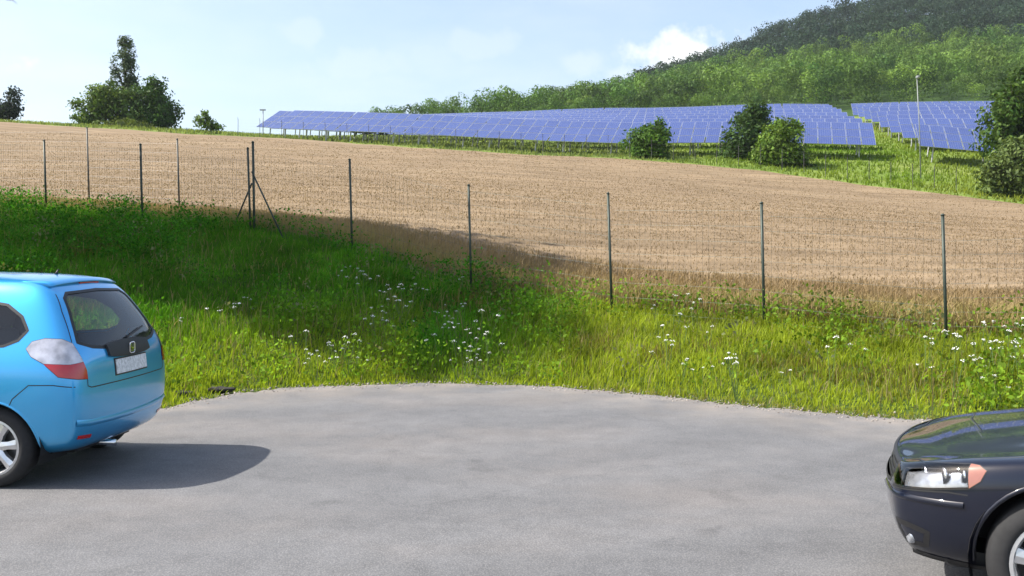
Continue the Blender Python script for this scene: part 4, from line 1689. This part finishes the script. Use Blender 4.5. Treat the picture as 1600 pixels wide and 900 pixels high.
    for d_, f in ((L_, -1), (Rr, 1)):
        body.ribbon([(f * x, z) for x, z in [(-1.93, .74), (-1.80, .76), (-1.62, .76), (-1.50, .66), (-1.47, .60)]], d_, 0.007, 'panel_gap', M_TRIM, root, 0.0012, False)
        body.ribbon([(f * x, z) for x, z in [(-.68, 1.0), (-.70, .72), (-.92, .50), (-.95, .33)]], d_, 0.008, 'panel_gap', M_TRIM, root, 0.0012, False)
        body.ribbon([(f * x, z) for x, z in [(.065, 1.0), (.07, .30)]], d_, 0.008, 'panel_gap', M_TRIM, root, 0.0012, False)
        body.ribbon([(f * x, z) for x, z in [(1.02, .97), (.98, .70), (.78, .45), (.77, .30)]], d_, 0.008, 'panel_gap', M_TRIM, root, 0.0012, False)
        for xh in (-.50, .28):
            body.ribbon([(f * xh, .90), (f * (xh - .2), .90)], d_, 0.03, 'door_handle', M_BLUE, root, 0.008, False, 0.02)
        for xw in (XR, XF):
            body.ribbon(circ(f * xw, R_, 0.345, 24, -0.1, math.pi + 0.25), d_, 0.016, 'arch_lip', M_BLUE, root, 0.0, False, 0.006)
    wheel_well(root, XR, R_, 0.365, .40, .80)
    wheel_well(root, XF, R_, 0.365, .40, .80)
    for xw in (XR, XF):
        for s_ in (1, -1):
            build_wheel(root, xw, s_, .815, R_, .205, .185, 7, M_ALLOY, 0.3)
    # rear face fittings, sat on the surface
    def rear_x(y, z):
        h = body.ref.ray_cast(Vector((-4, y, z)), Vector((1, 0, 0)))
        return h[0].x if h[0] else -1.95

    def on_rear(name, y0, y1, z0, z1, thick, mat, parent, proud=0.004, n_=8, round_=0.0):
        bm_ = bmesh.new()
        F_, K_ = [], []
        m_ = 6
        for i in range(n_ + 1):
            for j in range(m_ + 1):
                u, w_ = i / n_, j / m_
                y = y0 + (y1 - y0) * u
                zz_ = z0 + (z1 - z0) * w_
                if round_:
                    k = 1 - abs(2 * u - 1) ** 6
                    zz_ = (z0 + z1) / 2 + (zz_ - (z0 + z1) / 2) * (1 - round_ * (abs(2 * u - 1) ** 3))
                x = rear_x(y, zz_)
                F_.append(bm_.verts.new((x - proud - thick, y, zz_)))
                K_.append(bm_.verts.new((x + 0.01, y, zz_)))
        ix = lambda i, j: i * (m_ + 1) + j
        for i in range(n_):
            for j in range(m_):
                bm_.faces.new((F_[ix(i, j)], F_[ix(i + 1, j)], F_[ix(i + 1, j + 1)], F_[ix(i, j + 1)]))
        bd = [ix(i, 0) for i in range(n_ + 1)] + [ix(n_, j) for j in range(1, m_ + 1)] + [ix(i, m_) for i in range(n_ - 1, -1, -1)] + [ix(0, j) for j in range(m_ - 1, 0, -1)]
        for a, b_ in zip(bd, bd[1:] + bd[:1]):
            bm_.faces.new((F_[a], K_[a], K_[b_], F_[b_]))
        bmesh.ops.recalc_face_normals(bm_, faces=bm_.faces)
        return bm_obj(name, bm_, mat, parent)
    on_rear('tailgate_garnish', -.34, .34, .905, 1.035, 0.018, M_TRIM, root, 0.003, 14, 0.35)
    # winged-letter badge: a chrome H in a rounded square rim
    bx = rear_x(0, .955) - 0.028
    bm_ = bmesh.new()
    for s_ in (-1, 1):
        M_ = Matrix.Translation((bx, s_ * .017, .962)) @ Matrix.Rotation(math.radians(-6 * s_), 4, 'X')
        add_box(bm_, (0, 0, 0), (.008, .012, .066), M_)
    add_box(bm_, (bx, 0, .960), (.0075, .03, .012))
    ring = [(.043 * abs(math.cos(a)) ** .5 * math.copysign(1, math.cos(a)), .043 * abs(math.sin(a)) ** .5 * math.copysign(1, math.sin(a))) for a in [2 * math.pi * i / 24 for i in range(24)]]
    add_tube(bm_, [(bx, a, .962 + b_) for a, b_ in ring] + [(bx, ring[0][0], .962 + ring[0][1])], .0045, 6)
    bm_obj('badge', bm_, M_CHROME, root)
    on_rear('plate_recess', -.275, .275, .765, .90, 0.0, M_TRIM, root, 0.002)
    plate = on_rear('number_plate', -.255, .255, .778, .89, 0.006, M_PLATE, root, 0.003)
    # bumper crease, spoiler, wiper, antenna, pipe, reflectors
    crease = [(-.74, .470), (-.60, .455), (-.3, .445), (0, .443), (.3, .445), (.60, .455), (.74, .470)]
    body.ribbon(crease, B_, 0.05, 'bumper_crease', M_BLUE, root, 0.0, False, 0.012)
    for s_ in (-1, 1):
        body.ribbon([(s_ * .70, .36), (s_ * .56, .35)], B_, 0.03, 'reflector', M_RED, root, 0.002, False, 0.004)
    bm_ = bmesh.new()
    A_ = []
    for i in range(13):
        y = -.52 + 1.04 * i / 12
        q = 1 - (y / .56) ** 2
        zt = 1.498 + .035 * q
        xr = -1.535 - .05 * q
        A_.append([bm_.verts.new(p) for p in ((xr + .16, y, zt + .006), (xr - .02, y, zt - .004), (xr - .055, y, zt - .026), (xr - .06, y, zt - .036), (xr + .02, y, zt - .050))])
    for a, b_ in zip(A_[:-1], A_[1:]):
        for j in range(4):
            bm_.faces.new((a[j], b_[j], b_[j + 1], a[j + 1]))
    bm_.faces.new(A_[0])
    bm_.faces.new(A_[-1][::-1])
    bmesh.ops.recalc_face_normals(bm_, faces=bm_.faces)
    sp = bm_obj('roof_spoiler', bm_, M_BLUE, root, True)
    bm_ = bmesh.new()
    add_box(bm_, (-1.632, 0, 1.482), (.01, .30, .018))
    bm_obj('brake_light', bm_, M_RED, sp)
    bm_ = bmesh.new()
    x0 = rear_x(0, 1.03)
    pts_ = [(rear_x(-.36 * k / 8, 1.045 + .008 * k) - .02, -.36 * k / 8, 1.045 + .008 * k) for k in range(9)]
    add_tube(bm_, [(x0 + .01, 0, 1.04)] + pts_, .008, 6)
    bm_obj('rear_wiper', bm_, M_TRIM, root)
    bm_ = bmesh.new()
    add_tube(bm_, [(-1.36, 0, 1.55), (-1.365, 0, 1.57), (-1.38, 0, 1.592)], [.018, .008, .005], 8)
    bm_obj('antenna', bm_, M_TRIM, root, True)
    bm_ = bmesh.new()
    add_tube(bm_, [(-1.6, .08, .215), (-1.90, .08, .205)], .026, 12)
    bm_obj('exhaust_pipe', bm_, M_CHROME, root, True)
    bm_ = bmesh.new()
    add_box(bm_, (-1.62, 0, .27), (.3, .9, .16), bev=.03)
    bm_obj('rear_silencer', bm_, M_TRIM, root)
    for y in (-.36, .36):
        seat(root, .15, y, .45)
        seat(root, -.72, y, .50, .60)
    seat(root, -.72, 0.0, .50, .52)
    bm_ = bmesh.new()
    add_box(bm_, (.95, 0, .80), (.45, 1.25, .28), bev=.08)
    bm_obj('dashboard', bm_, M_DARKIN, root)
    # nose lamps and grille, mirrors
    for sd in (1, -1):
        d_ = (.75, .66 * sd, 0)
        dv = Vector(d_).normalized()
        sv = Vector((-dv.y, dv.x, 0))
        pl = [(Vector((x, y * sd, 0)).dot(sv), z) for x, y, z in [(1.86, .42, .62), (1.80, .62, .64), (1.62, .74, .70), (1.50, .74, .80), (1.64, .66, .78), (1.78, .52, .72)]]
        body.ribbon(pl, d_, .05, 'headlight', M_SILVERLENS, root, .004, True, .01)
        bm_ = bmesh.new()
        add_box(bm_, (.86, sd * .93, 1.03), (.10, .18, .13), bev=.04)
        add_box(bm_, (.88, sd * .83, .99), (.05, .12, .03))
        bm_obj('door_mirror', bm_, M_BLUE, root, True)
    bm.free()
    return root


def black_car():
    S = [
        st([-2.10, -2.22, -2.25, -2.20, -2.14, -1.80, -1.62], [.60, .72, .77, .765, .73, .58, .50], [.27, .37, .62, .86, .97, 1.31, 1.395]),
        st([-2.0, -2.12, -2.15, -2.10, -2.04, -1.70, -1.52], [.66, .80, .85, .85, .80, .63, .54], [.26, .36, .62, .87, .98, 1.325, 1.405]),
        st([-1.7, -1.7, -1.7, -1.7, -1.66, -1.4, -1.3], [.70, .84, .875, .87, .82, .65, .555], [.24, .35, .62, .88, .98, 1.345, 1.42]),
        st(-1.0, [.72, .85, .885, .875, .825, .66, .565], [.22, .34, .62, .87, .975, 1.36, 1.435]),
        st(-.3, [.72, .85, .885, .87, .82, .66, .565], [.21, .33, .62, .86, .965, 1.365, 1.44]),
        st([.3, .3, .3, .3, .3, .18, .12], [.72, .85, .885, .87, .82, .66, .565], [.21, .33, .61, .85, .955, 1.345, 1.425]),
        st([.8, .8, .8, .8, .78, .58, .50], [.72, .85, .885, .87, .82, .68, .565], [.21, .33, .61, .845, .95, 1.20, 1.28]),
        st([1.10, 1.10, 1.10, 1.10, 1.09, 1.02, .98], [.72, .85, .885, .87, .815, .72, .60], [.21, .33, .61, .82, .89, .91, .918]),
        st([1.40, 1.40, 1.40, 1.40, 1.40, 1.40, 1.40], [.72, .85, .885, .865, .81, .72, .60], [.21, .33, .61, .78, .815, .820, .820]),
        st([1.70, 1.70, 1.70, 1.70, 1.70, 1.70, 1.70], [.71, .84, .87, .845, .79, .705, .59], [.21, .33, .60, .745, .772, .772, .771]),
        st([1.90, 1.94, 1.96, 1.95, 1.93, 1.92, 1.92], [.66, .785, .815, .79, .745, .665, .56], [.20, .31, .55, .70, .738, .740, .740]),
        st([2.05, 2.13, 2.17, 2.13, 2.11, 2.09, 2.08], [.56, .66, .69, .68, .65, .58, .49], [.20, .29, .52, .64, .688, .688, .686]),
        st([2.06, 2.17, 2.21, 2.175, 2.155, 2.14, 2.125], [.46, .55, .575, .565, .54, .48, .40], [.205, .295, .52, .635, .672, .670, .668]),
    ]
    bm = shell(S, [.03, .035, .04, .04, .04, .035, .03, .02, .016, .014, .012, .012, .01], .05, .055)
    body = Body(bm)
    root = empty('black_estate_car')
    tag(root, 'glossy black car nosing into the picture, only bonnet and headlight showing', 'car')
    XF, XR, R_ = 1.465, -1.175, 0.317
    L_, Rr = (0, 1, 0), (0, -1, 0)
    arches = []
    for xw in (XR, XF):
        for d_, f in ((L_, -1), (Rr, 1)):
            arches.append(body.cut(circ(f * xw, R_ + .01, 0.362, 32), d_))
    wins = [[(-1.62, 1.03), (-1.50, 1.22), (-1.30, 1.31), (-.95, 1.32), (-.92, 1.0)], [(-.87, 1.0), (-.90, 1.325), (-.14, 1.335), (-.12, .985)], [(-.06, .985), (-.08, 1.335), (.22, 1.31), (.62, 1.06), (.72, .97)]]
    gl = []
    for w in wins:
        pl = [(-x, z) for x, z in w]
        gl.append((body.cut(pl, L_, nmin=.3), pl, L_))
        gl.append((body.cut(list(w), Rr, nmin=.3), list(w), Rr))
    ws = [(-.62, 1.02), (-.50, 1.36), (0, 1.39), (.50, 1.36), (.62, 1.02), (0, 1.05)]
    tw = body.cut(ws, (1, 0, 0), want=lambda c: -.1 < c.x < 1.3 and c.z > .97)
    rg = [(-.60, 1.03), (-.50, 1.33), (0, 1.36), (.50, 1.33), (.60, 1.03), (0, 1.0)]
    tg = body.cut(rg, (-1, 0, 0), want=lambda c: c.x < -1.4 and c.z > .95)
    heads = []
    for sd in (1, -1):
        d_ = (.62, .78 * sd, 0)
        dv = Vector(d_).normalized()
        sv = Vector((-dv.y, dv.x, 0))

        def sz(x, y, z):
            return (Vector((x, y * sd, 0)).dot(sv), z)
        lens = [sz(2.165, .53, .675), sz(2.12, .60, .692), sz(2.0, .71, .715), sz(1.855, .798, .737), sz(1.84, .81, .632), sz(2.0, .745, .600), sz(2.10, .655, .582), sz(2.165, .56, .572)]
        turn = [sz(1.855, .798, .737), sz(1.82, .815, .736), sz(1.785, .828, .718), sz(1.80, .825, .67), sz(1.84, .81, .632)]
        t1 = body.cut(lens, d_, want=lambda c: c.x > 1.5)
        t2 = body.cut(turn, d_, want=lambda c: c.x > 1.5)
        heads.append((t1, lens, t2, turn, d_, sd))
    Fd = (1, 0, 0)     # seen from the front, s = y
    grille = [(-.50, .668), (.50, .668), (.515, .62), (.49, .572), (.36, .556), (-.36, .556), (-.49, .572), (-.515, .62)]
    tgr = body.cut(grille, Fd, want=lambda c: c.x > 1.9)
    intake = [(-.46, .40), (.46, .40), (.40, .29), (-.40, .29)]
    tin = body.cut(intake, Fd, want=lambda c: c.x > 1.9)
    for t in arches:
        body.remove(t)
    common(body, root, None, M_BLACK, (-1.95, 1.95), .70)
    for t, pl, d_ in gl:
        body.extract(t, 'side_window', M_GLASS, root, -.004)
        body.ribbon(pl, d_, .022, 'window_seal', M_TRIM, root, .0015)
    body.extract(tw, 'windscreen', M_GLASS, root, -.004)
    body.ribbon(ws, Fd, .03, 'window_seal', M_TRIM, root, .0015)
    body.extract(tg, 'rear_window', M_GLASS, root, -.004)
    for t1, lens, t2, turn, d_, sd in heads:
        hl = body.extract(t1, 'headlight', M_LENS, root, .003)
        hl['label'] = 'clear headlight with an orange indicator end'
        body.extract(t1, 'reflector_bowl', M_BOWL, hl, -.05)
        for cx, cy, cz, rr in ((1.985, .70, .658, .050), (2.07, .60, .640, .044), (1.90, .755, .675, .036)):
            dv = Vector((.95, .3 * sd, 0)).normalized()
            bm_ = bmesh.new()
            c = Vector((cx - .03, cy * sd, cz))
            add_tube(bm_, [c - dv * .05, c, c + dv * .012], [rr * .5, rr, rr * .9], 16)
            bm_obj('lamp', bm_, M_CHROME, hl, True)
        body.extract(t2, 'indicator', M_ORANGE, hl, .003)
        body.ribbon(lens, d_, .010, 'lamp_gap', M_TRIM, hl, .002)
        body.ribbon(turn, d_, .008, 'lamp_gap', M_TRIM, hl, .002)
    gr = body.extract(tgr, 'grille', M_TRIM, root, -.015)
    body.ribbon(grille, Fd, .022, 'grille_frame', M_TRIM, gr, .0, True, .004)
    for k in range(3):
        z_ = .585 + .028 * k
        body.ribbon([(-.46, z_), (.46, z_)], Fd, .010, 'grille_bar', M_TRIM, gr, -.010, False, .004)
    body.extract(tin, 'lower_intake', M_TRIM, root, -.02)
    # bumper seam, bonnet shut line, rub strip, fog lamp, side marker
    for sd in (1, -1):
        d_ = (.62, .78 * sd, 0)
        dv = Vector(d_).normalized()
        sv = Vector((-dv.y, dv.x, 0))

        def sz(x, y, z):
            return (Vector((x, y * sd, 0)).dot(sv), z)
        body.ribbon([sz(2.21, .3, .530), sz(2.17, .55, .532), sz(2.10, .68, .538), sz(1.95, .80, .545), sz(1.88, .83, .55)], d_, .030, 'rub_strip', M_BLACK, root, .002, False, .012)
        body.ribbon([sz(2.16, .52, .560), sz(2.11, .65, .570), sz(1.93, .79, .60), sz(1.86, .83, .60)], d_, .007, 'panel_gap', M_TRIM, root, .001, False)
        fog = [sz(2.13, .55, .40), sz(2.08, .645, .40), sz(2.0, .70, .385), sz(2.02, .68, .315), sz(2.09, .57, .305)]
        body.ribbon(fog, d_, .03, 'fog_recess', M_TRIM, root, .001)
        bm_ = bmesh.new()
        h = body.ref.ray_cast(Vector((4, .645 * sd, .335)), Vector((-1, 0, 0)))
        cx = h[0].x if h[0] else 2.1
        c = Vector((cx, .645 * sd, .335))
        dv2 = Vector((.9, .42 * sd, 0)).normalized()
        add_tube(bm_, [c - dv2 * .05, c - dv2 * .004, c + dv2 * .002], [.034, .034, .024], 18)
        bm_obj('fog_lamp', bm_, M_BOWL, root, True)
        body.ribbon([sz(2.10, .60, .255), sz(2.0, .72, .255), sz(1.80, .82, .25)], d_, .035, 'lower_lip', M_TRIM, root, .002, False, .012)
    body_top = []
    for sd in (1, -1):
        pts_ = []
        for x, y in [(2.06, .50), (1.95, .66), (1.80, .735), (1.5, .765), (1.2, .775)]:
            h = body.ref.ray_cast(Vector((x, y * sd, 3)), Vector((0, 0, -1)))
            if h[0]:
                pts_.append(h[0] + h[1] * .0005)
        bm_ = bmesh.new()
        add_tube(bm_, [p_ - Vector((0, 0, .002)) for p_ in pts_], .003, 5)
        bm_obj('panel_gap', bm_, M_TRIM, root)
    for d_, f in ((L_, -1), (Rr, 1)):
        body.ribbon([(f * x, z) for x, z in [(.80, .90), (.84, .60), (.90, .45), (.90, .33)]], d_, .008, 'panel_gap', M_TRIM, root, .0012, False)
        body.ribbon([(f * x, z) for x, z in [(-.10, .97), (-.09, .33)]], d_, .008, 'panel_gap', M_TRIM, root, .0012, False)
        body.ribbon([(f * x, z) for x, z in [(-.90, .97), (-.94, .70), (-1.0, .55)]], d_, .008, 'panel_gap', M_TRIM, root, .0012, False)
        for xh in (-.55, .25):
            body.ribbon([(f * xh, .86), (f * (xh - .2), .86)], d_, .03, 'door_handle', M_BLACK, root, .008, False, .02)
        for xw in (XR, XF):
            body.ribbon(circ(f * xw, R_ + .01, .370, 24, -0.1, math.pi + 0.25), d_, .018, 'arch_lip', M_BLACK, root, 0.0, False, .008)
    wheel_well(root, XF, R_, .39, .42, .84)
    wheel_well(root, XR, R_, .39, .42, .84)
    for xw in (XR, XF):
        for s_ in (1, -1):
            build_wheel(root, xw, s_, .855, R_, .218, .205, 5, M_ALLOY, 0.2)
    for y in (-.38, .38):
        seat(root, .0, y, .40)
        seat(root, -.85, y, .42, .56)
    bm_ = bmesh.new()
    add_box(bm_, (.68, 0, .78), (.40, 1.3, .26), bev=.08)
    bm_obj('dashboard', bm_, M_DARKIN, root)
    for sd in (1, -1):
        bm_ = bmesh.new()
        add_box(bm_, (.56, sd * .96, 1.0), (.10, .19, .13), bev=.04)
        add_box(bm_, (.58, sd * .86, .96), (.05, .14, .03))
        bm_obj('door_mirror', bm_, M_BLACK, root, True)
        body.ribbon([(sd * .66, .62), (sd * .68, .95)], (-1, 0, 0), .12, 'tail_light', M_RED, root, .003, False, .006)
    bm.free()
    return root


def place(car, theta, local, world_xy):
    """turn the car and set it so that the local point (x, y) stands at world_xy"""
    th = math.pi - math.radians(theta)
    car.rotation_euler = (0, 0, th)
    c, s_ = math.cos(th), math.sin(th)
    car.location = (world_xy[0] - (c * local[0] - s_ * local[1]), world_xy[1] - (s_ * local[0] + c * local[1]), 0.0)


bc = blue_car()
place(bc, 4.0, (-1.325, .80), (-3.80, 7.02))
kc = black_car()
place(kc, 25.0, (2.05, .66), (1.985, 4.64))

# ------------------------------------------------------------------ summer haze
bm = bmesh.new()
add_box(bm, (60, 260, 66), (1500, 800, 137))
hz = bmesh.ops.recalc_face_normals(bm, faces=bm.faces)
mh = bpy.data.materials.new('summer_haze')
mh.use_nodes = True
mh.node_tree.nodes.clear()
pv = nd(mh.node_tree, 'ShaderNodeVolumePrincipled')
pv.inputs['Color'].default_value = (0.86, 0.92, 1.0, 1)
pv.inputs['Density'].default_value = 0.00016
pv.inputs['Anisotropy'].default_value = 0.2
mo = nd(mh.node_tree, 'ShaderNodeOutputMaterial')
mh.node_tree.links.new(pv.outputs[0], mo.inputs['Volume'])
haze = bm_obj('haze', bm, mh)
haze['kind'] = 'stuff'
